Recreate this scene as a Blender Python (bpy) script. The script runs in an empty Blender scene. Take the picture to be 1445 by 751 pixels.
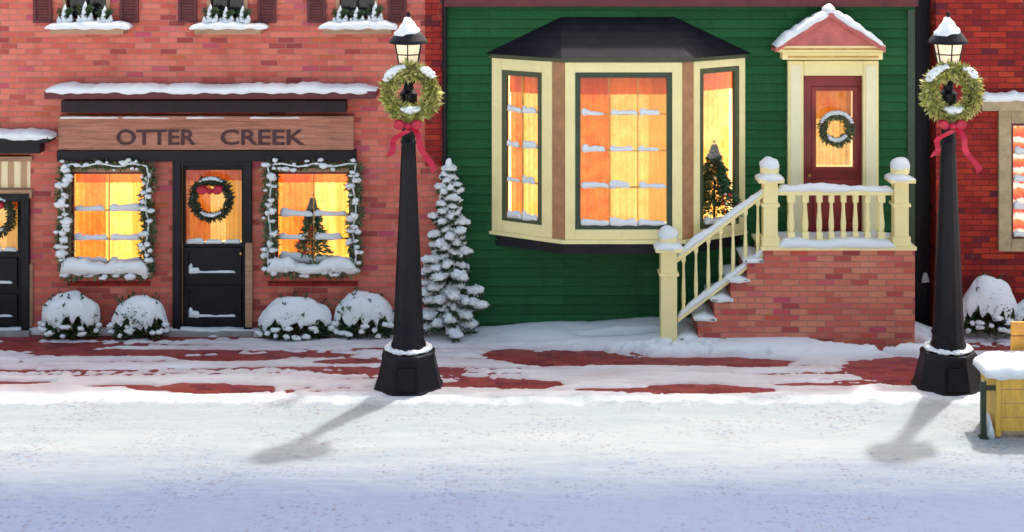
import bpy, math, random
from mathutils import Vector, Matrix, noise

rnd = random.Random(7)
sc = bpy.context.scene
col = sc.collection
F, CD, CH, HY, CX = 2200.0, 20.0, 5.64, -150.0, 722.5      # focal length in photo pixels, camera distance, camera height, horizon row, centre column

def S(Y): return F / (CD + Y)
def X(px, Y=0.0): return (px - CX) / S(Y)
def Z(py, Y=0.0): return CH - (py - HY) / S(Y)
def gp(px, py):                                             # ground point under a photo pixel
    s = (py - HY) / CH
    return (px - CX) / s, F / s - CD

# ------------------------------------------------------------------ objects
def tag(o, label=None, cat=None, group=None, kind=None):
    if label: o['label'] = label
    if cat: o['category'] = cat
    if group: o['group'] = group
    if kind: o['kind'] = kind
    return o

def empty(name, loc=(0, 0, 0)):
    o = bpy.data.objects.new(name, None)
    o.location = loc
    o.empty_display_size = 0.1
    col.objects.link(o)
    return o

class MB:
    def __init__(self): self.v, self.f = [], []
    def face(self, pts):
        n = len(self.v)
        self.v += [tuple(p) for p in pts]
        self.f.append(tuple(range(n, n + len(pts))))
    def box(self, x0, x1, y0, y1, z0, z1):
        n = len(self.v)
        self.v += [(x0, y0, z0), (x1, y0, z0), (x1, y1, z0), (x0, y1, z0), (x0, y0, z1), (x1, y0, z1), (x1, y1, z1), (x0, y1, z1)]
        self.f += [tuple(n + i for i in q) for q in ((0, 1, 5, 4), (1, 2, 6, 5), (2, 3, 7, 6), (3, 0, 4, 7), (4, 5, 6, 7), (3, 2, 1, 0))]
        return self
    def pbox(self, px0, px1, py0, py1, yf, yb):             # box whose front face fills a photo rectangle at depth yf
        return self.box(X(px0, yf), X(px1, yf), yf, yb, Z(py1, yf), Z(py0, yf))
    def fbox(self, fr, u0, u1, v0, v1, n0, n1):             # box in a window frame's own axes
        n = len(self.v)
        for (u, w, v) in ((u0, n1, v0), (u1, n1, v0), (u1, n0, v0), (u0, n0, v0), (u0, n1, v1), (u1, n1, v1), (u1, n0, v1), (u0, n0, v1)):
            self.v.append(tuple(fr(u, v, w)))
        self.f += [tuple(n + i for i in q) for q in ((0, 1, 5, 4), (1, 2, 6, 5), (2, 3, 7, 6), (3, 0, 4, 7), (4, 5, 6, 7), (3, 2, 1, 0))]
        return self
    def lathe(self, prof, n=16, c=(0, 0, 0), rot=0.0, cap=True):
        b = len(self.v)
        for (r, z) in prof:
            for k in range(n):
                a = rot + 2 * math.pi * k / n
                self.v.append((c[0] + r * math.cos(a), c[1] + r * math.sin(a), c[2] + z))
        for i in range(len(prof) - 1):
            for k in range(n):
                k2 = (k + 1) % n
                self.f.append((b + i * n + k, b + i * n + k2, b + (i + 1) * n + k2, b + (i + 1) * n + k))
        if cap:
            self.f.append(tuple(b + k for k in reversed(range(n))))
            self.f.append(tuple(b + (len(prof) - 1) * n + k for k in range(n)))
        return self
    def tube(self, pts, rad, n=8):
        pts = [Vector(p) for p in pts]
        b = len(self.v)
        for i, p in enumerate(pts):
            d = (pts[min(i + 1, len(pts) - 1)] - pts[max(i - 1, 0)]).normalized()
            a = d.cross(Vector((0.13, 0.2, 1)) if abs(d.z) < 0.9 else Vector((1, 0.1, 0))).normalized()
            c = d.cross(a)
            r = rad[i] if isinstance(rad, (list, tuple)) else rad
            for k in range(n):
                t = 2 * math.pi * k / n
                self.v.append(tuple(p + a * (r * math.cos(t)) + c * (r * math.sin(t))))
        for i in range(len(pts) - 1):
            for k in range(n):
                k2 = (k + 1) % n
                self.f.append((b + i * n + k, b + i * n + k2, b + (i + 1) * n + k2, b + (i + 1) * n + k))
        self.f.append(tuple(b + k for k in reversed(range(n))))
        self.f.append(tuple(b + (len(pts) - 1) * n + k for k in range(n)))
        return self
    def ball(self, c, rx, ry, rz, seed=0, amp=0.25, fr=1.0, nu=12, nv=8):
        b = len(self.v)
        c = Vector(c)
        for i in range(nv + 1):
            t = math.pi * i / nv
            for k in range(nu):
                p = 2 * math.pi * k / nu
                d = Vector((math.sin(t) * math.cos(p), math.sin(t) * math.sin(p), math.cos(t)))
                q = 1 + amp * noise.noise(d * 1.7 * fr + Vector((seed * 3.1, seed * 1.7, seed)))
                self.v.append((c.x + d.x * rx * q, c.y + d.y * ry * q, c.z + d.z * rz * q))
        for i in range(nv):
            for k in range(nu):
                k2 = (k + 1) % nu
                self.f.append((b + i * nu + k, b + (i + 1) * nu + k, b + (i + 1) * nu + k2, b + i * nu + k2))
        return self
    def leaf(self, p, d, L, W):
        d = Vector(d).normalized()
        s = d.cross(Vector((rnd.uniform(-1, 1), rnd.uniform(-1, 1), rnd.uniform(-1, 1)))).normalized()
        p = Vector(p)
        self.face((p, p + d * (L * 0.45) + s * W, p + d * L, p + d * (L * 0.45) - s * W))
        return self
    def ridge(self, p0, p1, side, hw, h, seed=0, droop=0.5, step=0.022, lump=0.6):   # a lumpy strip of settled snow
        p0, p1, side = Vector(p0), Vector(p1), Vector(side).normalized()
        L = (p1 - p0).length
        n = max(6, int(L / step))
        m = 9
        b = len(self.v)
        for i in range(n + 1):
            t = i / n
            e = min(t, 1 - t) * L
            k = min(1.0, math.sqrt(max(e, 0.0) / (hw * 0.8 + 0.01))) if e > 0 else 0.12
            k = max(k, 0.12)
            c = p0.lerp(p1, t)
            q = 1 + lump * noise.noise(Vector((t * L * 3.1 + seed * 7.3, seed * 1.9, 0.3))) + 0.5 * lump * noise.noise(Vector((t * L * 11 + seed * 3.3, 4.1, seed)))
            for j in range(m):
                a = math.pi * j / (m - 1)
                y = math.cos(a)
                z = max(math.sin(a), 0.0) ** 0.65
                dr = droop * h * (0.6 + 0.9 * noise.noise(Vector((t * L * 7 + seed, j * 0.9, 2.2)))) if j in (0, m - 1) else 0.0
                cr = 0.10 * h * noise.noise(c * 34 + Vector((j * 0.8, seed, 0))) + 0.07 * h * noise.noise(c * 75 + Vector((j * 1.7, seed, 4)))
                pt = c + side * (y * hw * (0.8 + 0.2 * k) * (1 + 0.12 * noise.noise(Vector((t * L * 6, seed, y))))) + Vector((0, 0, z * h * q * k + cr * (1 if 0 < j < m - 1 else 0) - max(dr, 0)))
                self.v.append(tuple(pt))
        for i in range(n):
            for j in range(m):
                j2 = (j + 1) % m
                self.f.append((b + i * m + j, b + i * m + j2, b + (i + 1) * m + j2, b + (i + 1) * m + j))
        self.f.append(tuple(b + j for j in range(m)))
        self.f.append(tuple(b + n * m + j for j in reversed(range(m))))
        return self
    def build(self, name, mat, parent=None, smooth=False, bevel=0.0, fix=True):
        me = bpy.data.meshes.new(name)
        loc = Vector((0, 0, 0))
        if parent is not None:
            q = parent
            while q is not None:
                loc += q.location
                q = q.parent
        me.from_pydata([(v[0] - loc.x, v[1] - loc.y, v[2] - loc.z) for v in self.v], [], self.f)
        me.materials.append(mat)
        if smooth:
            me.polygons.foreach_set('use_smooth', [True] * len(me.polygons))
        me.update()
        if fix:
            import bmesh
            bm = bmesh.new(); bm.from_mesh(me)
            bmesh.ops.recalc_face_normals(bm, faces=bm.faces)
            bm.to_mesh(me); bm.free()
        o = bpy.data.objects.new(name, me)
        if parent is not None: o.parent = parent
        col.objects.link(o)
        if bevel:
            md = o.modifiers.new('bevel', 'BEVEL')
            md.width = bevel; md.segments = 2; md.limit_method = 'ANGLE'
        return o

def move_tree(o, loc): o.location = loc
def copy_tree(o, parent=None):
    c = o.copy(); col.objects.link(c)
    if parent is not None: c.parent = parent
    for ch in list(o.children): copy_tree(ch, c)
    return c

# ------------------------------------------------------------------ materials
class N:
    def __init__(self, name):
        self.m = bpy.data.materials.new(name)
        self.m.use_nodes = True
        self.t = self.m.node_tree
        self.t.nodes.clear()
        self.out = self.t.nodes.new('ShaderNodeOutputMaterial')
        self.p = self.t.nodes.new('ShaderNodeBsdfPrincipled')
        self.t.links.new(self.p.outputs[0], self.out.inputs[0])
    def n(self, typ, **kw):
        k = self.t.nodes.new(typ)
        for a, b in kw.items(): setattr(k, a, b)
        return k
    def l(self, a, b): self.t.links.new(a, b)
    def set(self, **kw):
        for a, b in kw.items():
            s = self.p.inputs[a.replace('_', ' ')]
            s.default_value = b
    def pos(self): return self.n('ShaderNodeNewGeometry').outputs['Position']
    def obj(self): return self.n('ShaderNodeTexCoord').outputs['Object']
    def noise(self, vec, scale, detail=4, rough=0.6):
        k = self.n('ShaderNodeTexNoise')
        k.inputs['Scale'].default_value = scale; k.inputs['Detail'].default_value = detail; k.inputs['Roughness'].default_value = rough
        self.l(vec, k.inputs['Vector'])
        return k.outputs['Fac']
    def ramp(self, fac, stops, interp='LINEAR'):
        k = self.n('ShaderNodeValToRGB')
        k.color_ramp.interpolation = interp
        e = k.color_ramp.elements
        while len(e) < len(stops): e.new(0.5)
        for i, (p, c) in enumerate(stops):
            e[i].position = p; e[i].color = (*c, 1) if len(c) == 3 else c
        self.l(fac, k.inputs[0])
        return k.outputs[0]
    def mix(self, fac, a, b, typ='MIX'):
        k = self.n('ShaderNodeMix', data_type='RGBA', blend_type=typ)
        for s, v in ((k.inputs[0], fac), (k.inputs[6], a), (k.inputs[7], b)):
            if hasattr(v, 'links'): self.l(v, s)
            elif isinstance(v, (int, float)): s.default_value = v
            else: s.default_value = (*v, 1)
        return k.outputs[2]
    def math(self, op, a, b=0.0, c=None):
        k = self.n('ShaderNodeMath', operation=op)
        for s, v in zip(k.inputs, (a, b, c)):
            if v is None: continue
            if hasattr(v, 'links'): self.l(v, s)
            else: s.default_value = v
        return k.outputs[0]
    def rng(self, v, a, b, c=0.0, d=1.0):
        k = self.n('ShaderNodeMapRange')
        self.l(v, k.inputs[0])
        for i, q in enumerate((a, b, c, d)): k.inputs[i + 1].default_value = q
        return k.outputs[0]
    def bump(self, h, strength=0.3, dist=0.01):
        k = self.n('ShaderNodeBump')
        k.inputs['Strength'].default_value = strength; k.inputs['Distance'].default_value = dist
        self.l(h, k.inputs['Height']); self.l(k.outputs[0], self.p.inputs['Normal'])
    def wallvec(self, horizontal=False):
        s = self.n('ShaderNodeSeparateXYZ'); self.l(self.pos(), s.inputs[0])
        c = self.n('ShaderNodeCombineXYZ')
        if horizontal:
            self.l(s.outputs[0], c.inputs[0]); self.l(s.outputs[1], c.inputs[1])
        else:
            self.l(self.math('ADD', s.outputs[0], s.outputs[1]), c.inputs[0]); self.l(s.outputs[2], c.inputs[1])
        return c.outputs[0]
    def base(self, c):
        if hasattr(c, 'links'): self.l(c, self.p.inputs['Base Color'])
        else: self.p.inputs['Base Color'].default_value = (*c, 1)

def paint(name, c, rough=0.5, var=0.18, scale=6.0, bump=0.12, metal=0.0, grain=None, spec=0.4):
    m = N(name)
    p = m.pos()
    if grain:
        mp = m.n('ShaderNodeMapping'); mp.inputs['Scale'].default_value = grain
        m.l(p, mp.inputs['Vector']); p = mp.outputs[0]
    a = m.noise(p, scale, 5); b = m.noise(p, scale * 9, 3)
    f = m.math('ADD', m.math('MULTIPLY', a, 0.65), m.math('MULTIPLY', b, 0.35))
    lo = tuple(x * (1 - var * 1.6) for x in c); hi = tuple(min(1, x * (1 + var)) for x in c)
    m.base(m.ramp(f, [(0.3, lo), (0.7, hi)]))
    m.set(Roughness=rough, Metallic=metal)
    m.p.inputs['Specular IOR Level'].default_value = spec
    m.bump(b, bump, 0.004)
    return m.m

def brick(name, stops, mortar, bw=0.215, rh=0.073, horizontal=False, wet=0.75, patch=0.35):
    m = N(name)
    v = m.wallvec(horizontal)
    k = m.n('ShaderNodeTexBrick')
    k.inputs['Color1'].default_value = (0, 0, 0, 1); k.inputs['Color2'].default_value = (1, 1, 1, 1); k.inputs['Mortar'].default_value = (0.5, 0.5, 0.5, 1)
    k.inputs['Scale'].default_value = 1.0; k.inputs['Brick Width'].default_value = bw; k.inputs['Row Height'].default_value = rh
    k.inputs['Mortar Size'].default_value = 0.0055; k.inputs['Mortar Smooth'].default_value = 0.3
    m.l(v, k.inputs['Vector'])
    c = m.ramp(k.outputs['Color'], stops)
    g = m.noise(m.pos(), 1.3, 4)
    c = m.mix(m.rng(g, 0.35, 0.7, 0, patch), c, stops[1][1])
    c = m.mix(m.math('MULTIPLY', m.noise(m.pos(), 45, 3), 0.45), c, tuple(x * 0.55 for x in stops[2][1]))
    c = m.mix(k.outputs['Fac'], c, m.mix(m.noise(m.pos(), 20), mortar, tuple(x * 0.45 for x in mortar)))
    vs = m.n('ShaderNodeMapping'); vs.inputs['Scale'].default_value = (2.6, 2.6, 0.8); m.l(m.pos(), vs.inputs['Vector'])
    c = m.mix(m.rng(m.noise(vs.outputs[0], 1.3, 6, 0.7), 0.52, 0.74, 0, 0.5), c, tuple(x * 0.45 for x in stops[2][1]))
    c = m.mix(m.rng(m.noise(m.pos(), 3.7, 6, 0.75), 0.60, 0.76, 0, 0.18), c, (0.62, 0.50, 0.46))
    m.base(c)
    m.set(Roughness=wet)
    h = m.math('ADD', m.math('MULTIPLY', k.outputs['Fac'], -1.0), m.math('MULTIPLY', m.noise(m.pos(), 60, 3), 0.5))
    m.p.inputs['Specular IOR Level'].default_value = 0.2
    m.bump(h, 0.9, 0.009)
    return m.m

BR = brick('salmon_brick', [(0.0, (0.25, 0.035, 0.045)), (0.12, (0.62, 0.115, 0.085)), (0.5, (0.77, 0.19, 0.135)), (0.85, (0.80, 0.25, 0.18)), (0.93, (0.50, 0.06, 0.16)), (1.0, (0.62, 0.16, 0.05))], (0.62, 0.30, 0.24))
BR2 = brick('crimson_brick', [(0.0, (0.05, 0.012, 0.03)), (0.12, (0.26, 0.016, 0.014)), (0.5, (0.34, 0.024, 0.018)), (0.85, (0.44, 0.038, 0.02)), (1.0, (0.52, 0.06, 0.02))], (0.13, 0.03, 0.028), patch=0.2)
BRP = brick('porch_brick', [(0.0, (0.32, 0.03, 0.06)), (0.15, (0.60, 0.12, 0.085)), (0.5, (0.74, 0.22, 0.155)), (0.85, (0.74, 0.30, 0.18)), (0.93, (0.55, 0.06, 0.14)), (1.0, (0.70, 0.12, 0.04))], (0.50, 0.28, 0.22))
PAV = brick('brick_paving', [(0.0, (0.15, 0.02, 0.035)), (0.2, (0.27, 0.03, 0.03)), (0.5, (0.33, 0.045, 0.04)), (0.85, (0.38, 0.075, 0.05)), (1.0, (0.30, 0.03, 0.09))], (0.22, 0.13, 0.12), bw=0.2, rh=0.1, horizontal=True, wet=0.5)

def clapboard():
    m = N('green_clapboard')
    k = m.n('ShaderNodeTexBrick')
    k.inputs['Color1'].default_value = (0, 0, 0, 1); k.inputs['Color2'].default_value = (1, 1, 1, 1); k.inputs['Mortar'].default_value = (0.5, 0.5, 0.5, 1)
    k.inputs['Scale'].default_value = 1.0; k.inputs['Brick Width'].default_value = 1.9; k.inputs['Row Height'].default_value = 0.118; k.inputs['Mortar Size'].default_value = 0.0035
    mp = m.n('ShaderNodeMapping'); mp.inputs['Location'].default_value = (0.3, 0.1, 0); m.l(m.wallvec(), mp.inputs['Vector']); m.l(mp.outputs[0], k.inputs['Vector'])
    c = m.ramp(k.outputs['Color'], [(0, (0.006, 0.066, 0.018)), (0.5, (0.009, 0.083, 0.023)), (1, (0.014, 0.10, 0.03))])
    g = m.n('ShaderNodeMapping'); g.inputs['Scale'].default_value = (1.2, 1, 14); m.l(m.pos(), g.inputs['Vector'])
    gr = m.noise(g.outputs[0], 5, 6, 0.7)
    c = m.mix(m.rng(gr, 0.5, 0.75, 0, 0.55), c, (0.03, 0.17, 0.065))
    st = m.n('ShaderNodeMapping'); st.inputs['Scale'].default_value = (5, 1, 0.5); m.l(m.pos(), st.inputs['Vector'])
    c = m.mix(m.rng(m.noise(st.outputs[0], 1.6, 5, 0.65), 0.52, 0.75, 0, 0.45), c, (0.010, 0.045, 0.016))
    c = m.mix(m.rng(m.noise(m.pos(), 26, 4, 0.75), 0.72, 0.78, 0, 0.7), c, (0.12, 0.10, 0.07))
    c = m.mix(m.math('MULTIPLY', k.outputs['Fac'], 0.85), c, (0.002, 0.02, 0.006))
    m.base(c); m.set(Roughness=0.62); m.p.inputs['Specular IOR Level'].default_value = 0.2
    m.bump(m.math('ADD', m.math('MULTIPLY', gr, 0.6), m.math('MULTIPLY', k.outputs['Fac'], -0.8)), 0.5, 0.005)
    return m.m
GREEN = clapboard()
def trim(name, c):
    m = N(name)
    g = m.n('ShaderNodeMapping'); g.inputs['Scale'].default_value = (7, 7, 1.2); m.l(m.pos(), g.inputs['Vector'])
    gr = m.noise(g.outputs[0], 4, 6, 0.7)
    k = m.ramp(m.noise(m.pos(), 2.5, 5), [(0.3, tuple(x * 0.9 for x in c)), (0.65, c)])
    k = m.mix(m.rng(gr, 0.55, 0.78, 0, 0.5), k, tuple(x * y for x, y in zip(c, (0.72, 0.66, 0.55))))
    k = m.mix(m.rng(m.noise(m.pos(), 33, 4, 0.75), 0.70, 0.76, 0, 0.65), k, (0.42, 0.33, 0.2))
    m.base(k); m.set(Roughness=0.55); m.p.inputs['Specular IOR Level'].default_value = 0.3
    m.bump(gr, 0.3, 0.004)
    return m.m
CREAM = trim('cream_paint', (0.93, 0.80, 0.40))
PALE = trim('pale_cream_paint', (0.90, 0.83, 0.56))
OLIVE = paint('olive_sash_paint', (0.06, 0.075, 0.03), 0.45, 0.2)
DGREEN = paint('dark_green_sash_paint', (0.03, 0.055, 0.03), 0.45, 0.2)
BLACK = paint('black_shopfront_paint', (0.009, 0.008, 0.014), 0.5, 0.4, 5, 0.2, spec=0.25)
IRON = paint('black_cast_iron', (0.006, 0.006, 0.010), 0.45, 0.4, 12, 0.4, spec=0.22)
SLATE = None
PLUM = paint('plum_black_paint', (0.022, 0.009, 0.015), 0.5, 0.4, 5, 0.2, spec=0.25)
MAROON = paint('maroon_paint', (0.11, 0.014, 0.02), 0.5, 0.25)
TAN = paint('tan_wood', (0.42, 0.24, 0.14), 0.6, 0.3, 5, 0.2, grain=(0.6, 3, 9))
SIGNW = paint('weathered_sign_wood', (0.46, 0.19, 0.125), 0.65, 0.4, 4, 0.25, grain=(0.5, 3, 8))
OCHRE = paint('ochre_trim', (0.62, 0.36, 0.10), 0.5, 0.2)
STONE = paint('tan_stone', (0.42, 0.33, 0.19), 0.7, 0.25, 8, 0.35)
RED = paint('red_door_paint', (0.27, 0.022, 0.022), 0.38, 0.2, 5, 0.1)
PINK = paint('brick_pink_paint', (0.55, 0.14, 0.13), 0.6, 0.25, 6, 0.2)
YELLOW = paint('yellow_bench_wood', (0.74, 0.44, 0.07), 0.5, 0.22, 5, 0.2, grain=(3, 3, 0.7))
BARK = paint('bark', (0.09, 0.05, 0.03), 0.9, 0.35, 14, 0.6)
RIB = paint('red_ribbon', (0.50, 0.012, 0.045), 0.5, 0.2, 9, 0.1)
LETTER = paint('dark_lettering', (0.07, 0.015, 0.022), 0.5, 0.5, 16, 0.1)
CONC = paint('concrete', (0.32, 0.31, 0.30), 0.8, 0.2, 6, 0.3)
BRASS = paint('brass', (0.55, 0.36, 0.12), 0.3, 0.1, 9, 0.05, metal=1.0)

def slate():
    m = N('dark_slate')
    v = m.wallvec()
    k = m.n('ShaderNodeTexBrick')
    k.inputs['Color1'].default_value = (0.006, 0.006, 0.011, 1); k.inputs['Color2'].default_value = (0.012, 0.011, 0.019, 1); k.inputs['Mortar'].default_value = (0.004, 0.004, 0.006, 1)
    k.inputs['Scale'].default_value = 1; k.inputs['Brick Width'].default_value = 0.16; k.inputs['Row Height'].default_value = 0.075; k.inputs['Mortar Size'].default_value = 0.004
    m.l(v, k.inputs['Vector']); m.base(k.outputs['Color']); m.set(Roughness=0.7); m.p.inputs['Specular IOR Level'].default_value = 0.18
    m.bump(m.math('MULTIPLY', k.outputs['Fac'], -1.0), 0.5, 0.006)
    return m.m
SLATE = slate()

def leafmat(name, stops, rough=0.55):
    m = N(name)
    g = m.n('ShaderNodeNewGeometry').outputs['Random Per Island']
    m.base(m.ramp(g, stops)); m.set(Roughness=rough)
    return m.m
FIR = leafmat('fir_needles', [(0, (0.012, 0.035, 0.018)), (0.6, (0.03, 0.075, 0.03)), (1, (0.09, 0.11, 0.04))])
LIT_NEEDLES = leafmat('room_lit_needles', [(0, (0.02, 0.06, 0.03)), (0.6, (0.05, 0.14, 0.06)), (1, (0.14, 0.22, 0.10))])  # indoor trees: lighter green paints in the glow of the room
SHRUB = leafmat('shrub_leaves', [(0, (0.014, 0.035, 0.018)), (0.5, (0.035, 0.085, 0.03)), (1, (0.11, 0.12, 0.04))])
GARL = leafmat('garland_leaves', [(0, (0.03, 0.055, 0.03)), (0.4, (0.08, 0.13, 0.05)), (0.8, (0.20, 0.24, 0.10)), (1, (0.10, 0.05, 0.05))])
WREATH = leafmat('yellow_green_leaves', [(0, (0.17, 0.19, 0.045)), (0.4, (0.46, 0.45, 0.10)), (0.8, (0.62, 0.58, 0.22)), (1, (0.16, 0.09, 0.05))])
DWREATH = leafmat('dark_wreath_leaves', [(0, (0.012, 0.03, 0.018)), (0.5, (0.03, 0.06, 0.03)), (1, (0.10, 0.09, 0.05))])
GOLD = paint('gold_bauble', (0.6, 0.34, 0.06), 0.2, 0.1)
BAUBLE = leafmat('baubles', [(0, (0.5, 0.02, 0.03)), (1, (0.6, 0.05, 0.04))], 0.2)

def snow(name='snow', ground=False):
    m = N(name)
    p = m.pos()
    a = m.noise(p, 2.2, 5); b = m.noise(p, 34, 4, 0.7); g = m.noise(p, 160, 2)
    c = m.ramp(a, [(0.3, (0.74, 0.78, 0.82)), (0.7, (0.81, 0.82, 0.83))])
    if ground:
        s = m.n('ShaderNodeSeparateXYZ'); m.l(p, s.inputs[0])
        mp = m.n('ShaderNodeMapping'); mp.inputs['Scale'].default_value = (0.35, 2.2, 1); m.l(p, mp.inputs['Vector'])
        st = m.noise(mp.outputs[0], 2.0, 5, 0.65)
        # trodden, thin snow on the pavement lets the brick tint through
        thin = m.rng(s.outputs[2], 0.002, 0.085, 1.0, 0.0)
        pav = m.rng(s.outputs[1], -2.55, -2.35, 0.0, 1.0)
        thin = m.math('MULTIPLY', m.math('MULTIPLY', thin, pav), m.rng(st, 0.3, 0.75, 0.25, 0.95))
        c = m.mix(thin, c, (0.40, 0.25, 0.26))
        # packed, driven snow of the carriageway is greyer than the fresh snow on ledges
        road = m.rng(m.math('ADD', s.outputs[1], m.math('MULTIPLY', m.math('SUBTRACT', m.noise(p, 3.5, 5, 0.7), 0.5), 0.5)), -2.42, -2.85, 0.0, 1.0)
        c = m.mix(road, c, m.ramp(m.noise(mp.outputs[0], 1.6, 6, 0.7), [(0.3, (0.24, 0.285, 0.305)), (0.7, (0.305, 0.34, 0.355))]))
        # blue shade over the near road, painted into the snow colour
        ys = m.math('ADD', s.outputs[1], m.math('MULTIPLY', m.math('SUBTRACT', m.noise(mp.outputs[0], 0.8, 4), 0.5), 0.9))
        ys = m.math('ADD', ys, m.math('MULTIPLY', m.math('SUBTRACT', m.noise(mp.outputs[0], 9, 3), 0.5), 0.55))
        near_shade = m.rng(ys, -4.1, -5.5, 0.0, 1.0)
        c = m.mix(m.math('MULTIPLY', near_shade, 0.97), c, (0.10, 0.132, 0.225))
        # flecks of grit and frozen salt
        for sc_, colr, lo_, hi_, amt in ((13, (0.74, 0.60, 0.62), 0.44, 0.58, 0.75), (21, (0.66, 0.58, 0.60), 0.42, 0.58, 0.8), (9, (0.66, 0.76, 0.95), 0.48, 0.60, 0.6)):
            fl = m.n('ShaderNodeTexVoronoi'); fl.inputs['Scale'].default_value = sc_; m.l(p, fl.inputs['Vector'])
            sp = m.n('ShaderNodeSeparateColor'); m.l(fl.outputs['Color'], sp.inputs[0])
            one = m.math('GREATER_THAN', sp.outputs[0], 0.55)
            grit = m.math('MULTIPLY', m.math('MULTIPLY', m.rng(fl.outputs['Distance'], 0.22, 0.42, 1.0, 0.0), one), m.rng(m.noise(p, 1.1, 5, 0.7), lo_, hi_, 0.06, amt))
            c = m.mix(m.math('MULTIPLY', grit, road), c, colr, 'MULTIPLY')
    m.base(c)
    m.set(Roughness=0.7, Subsurface_Weight=0.0)
    m.p.inputs['Specular IOR Level'].default_value = 0.3
    m.bump(m.math('ADD', m.math('MULTIPLY', b, 0.7), m.math('MULTIPLY', g, 0.35)), 0.45, 0.012)
    return m.m
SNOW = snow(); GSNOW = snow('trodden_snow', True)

def cloth(name, c, c2):
    m = N(name)
    s = m.n('ShaderNodeSeparateXYZ'); m.l(m.pos(), s.inputs[0])
    a = m.noise(m.pos(), 5.5, 4, 0.7); b = m.noise(m.pos(), 60, 3)
    k = m.ramp(m.math('ADD', m.math('MULTIPLY', a, 0.8), m.math('MULTIPLY', b, 0.2)), [(0.3, c), (0.7, c2)])
    tr = m.n('ShaderNodeBsdfTranslucent'); m.l(k, tr.inputs[0])
    m.base(k); m.set(Roughness=0.9)
    mx = m.n('ShaderNodeMixShader'); mx.inputs[0].default_value = 0.8
    m.l(m.p.outputs[0], mx.inputs[1]); m.l(tr.outputs[0], mx.inputs[2]); m.l(mx.outputs[0], m.out.inputs[0])
    return m.m
def glow(name, c, strength, c2=None, sx=14):
    m = N(name)
    s = m.n('ShaderNodeSeparateXYZ'); m.l(m.pos(), s.inputs[0])
    cc = m.n('ShaderNodeCombineXYZ'); m.l(m.math('ADD', s.outputs[0], m.math('MULTIPLY', s.outputs[1], 0.5)), cc.inputs[0]); m.l(m.math('MULTIPLY', s.outputs[2], 0.22), cc.inputs[2])
    a = m.noise(cc.outputs[0], sx, 3, 0.55)
    k = m.ramp(a, [(0.3, tuple(x * 0.72 for x in c)), (0.5, c), (0.7, c2 or c)])
    m.base(k); m.set(Roughness=0.8)
    m.l(k, m.p.inputs['Emission Color']); m.p.inputs['Emission Strength'].default_value = strength
    return m.m
G_ORANGE = cloth('orange_curtain', (0.84, 0.27, 0.08), (0.94, 0.58, 0.24))
G_RED = cloth('red_orange_valance', (0.80, 0.22, 0.08), (0.86, 0.36, 0.13))
G_YELL = cloth('yellow_curtain', (0.90, 0.52, 0.18), (0.98, 0.86, 0.52))
G_PALE = cloth('pale_yellow_curtain', (0.96, 0.78, 0.36), (0.97, 0.86, 0.50))
G_WALL = glow('lit_room_wall', (1.0, 0.76, 0.42), 0.85, (1.0, 0.82, 0.46), 3)
G_LAMP = glow('warm_lantern_light', (0.80, 0.66, 0.45), 0.36, (0.85, 0.78, 0.62), 9)

def glass(name, tint=(1, 1, 1), refl=0.08):
    m = N(name)
    m.t.nodes.remove(m.p)
    tr = m.n('ShaderNodeBsdfTransparent'); tr.inputs[0].default_value = (*tint, 1)
    gl = m.n('ShaderNodeBsdfGlossy'); gl.inputs['Roughness'].default_value = 0.04
    mx = m.n('ShaderNodeMixShader')
    fr = m.n('ShaderNodeFresnel'); fr.inputs[0].default_value = 1.3
    m.l(m.math('MULTIPLY', fr.outputs[0], refl * 10), mx.inputs[0])
    m.l(tr.outputs[0], mx.inputs[1]); m.l(gl.outputs[0], mx.inputs[2]); m.l(mx.outputs[0], m.out.inputs[0])
    return m.m
GLASS = glass('window_glass', (0.96, 0.97, 0.95), 0.11)
DGLASS = paint('dark_window_glass', (0.008, 0.008, 0.013), 0.12, 0.3, 2, 0.02)
def striped():
    m = N('striped_blind')
    s = m.n('ShaderNodeSeparateXYZ'); m.l(m.pos(), s.inputs[0])
    f = m.math('FRACT', m.math('MULTIPLY', s.outputs[0], 6.0))
    f = m.math('GREATER_THAN', f, 0.5)
    c = m.mix(f, (0.42, 0.25, 0.13), (0.75, 0.62, 0.42))
    m.base(c); m.set(Roughness=0.8)
    m.l(c, m.p.inputs['Emission Color']); m.p.inputs['Emission Strength'].default_value = 0.2
    return m.m
STRIPE = striped()
def candy():
    m = N('red_and_white_lit_curtain')
    s = m.n('ShaderNodeSeparateXYZ'); m.l(m.pos(), s.inputs[0])
    f = m.math('FRACT', m.math('ADD', m.math('MULTIPLY', s.outputs[2], 5.0), m.math('MULTIPLY', m.noise(m.pos(), 7, 2), 0.8)))
    c = m.ramp(f, [(0.0, (0.75, 0.04, 0.02)), (0.45, (0.85, 0.22, 0.06)), (0.6, (0.85, 0.75, 0.65)), (0.85, (0.85, 0.80, 0.75)), (1.0, (0.75, 0.04, 0.02))])
    m.base(c); m.set(Roughness=0.8)
    m.l(c, m.p.inputs['Emission Color']); m.p.inputs['Emission Strength'].default_value = 0.4
    return m.m
CANDY = candy()

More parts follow.
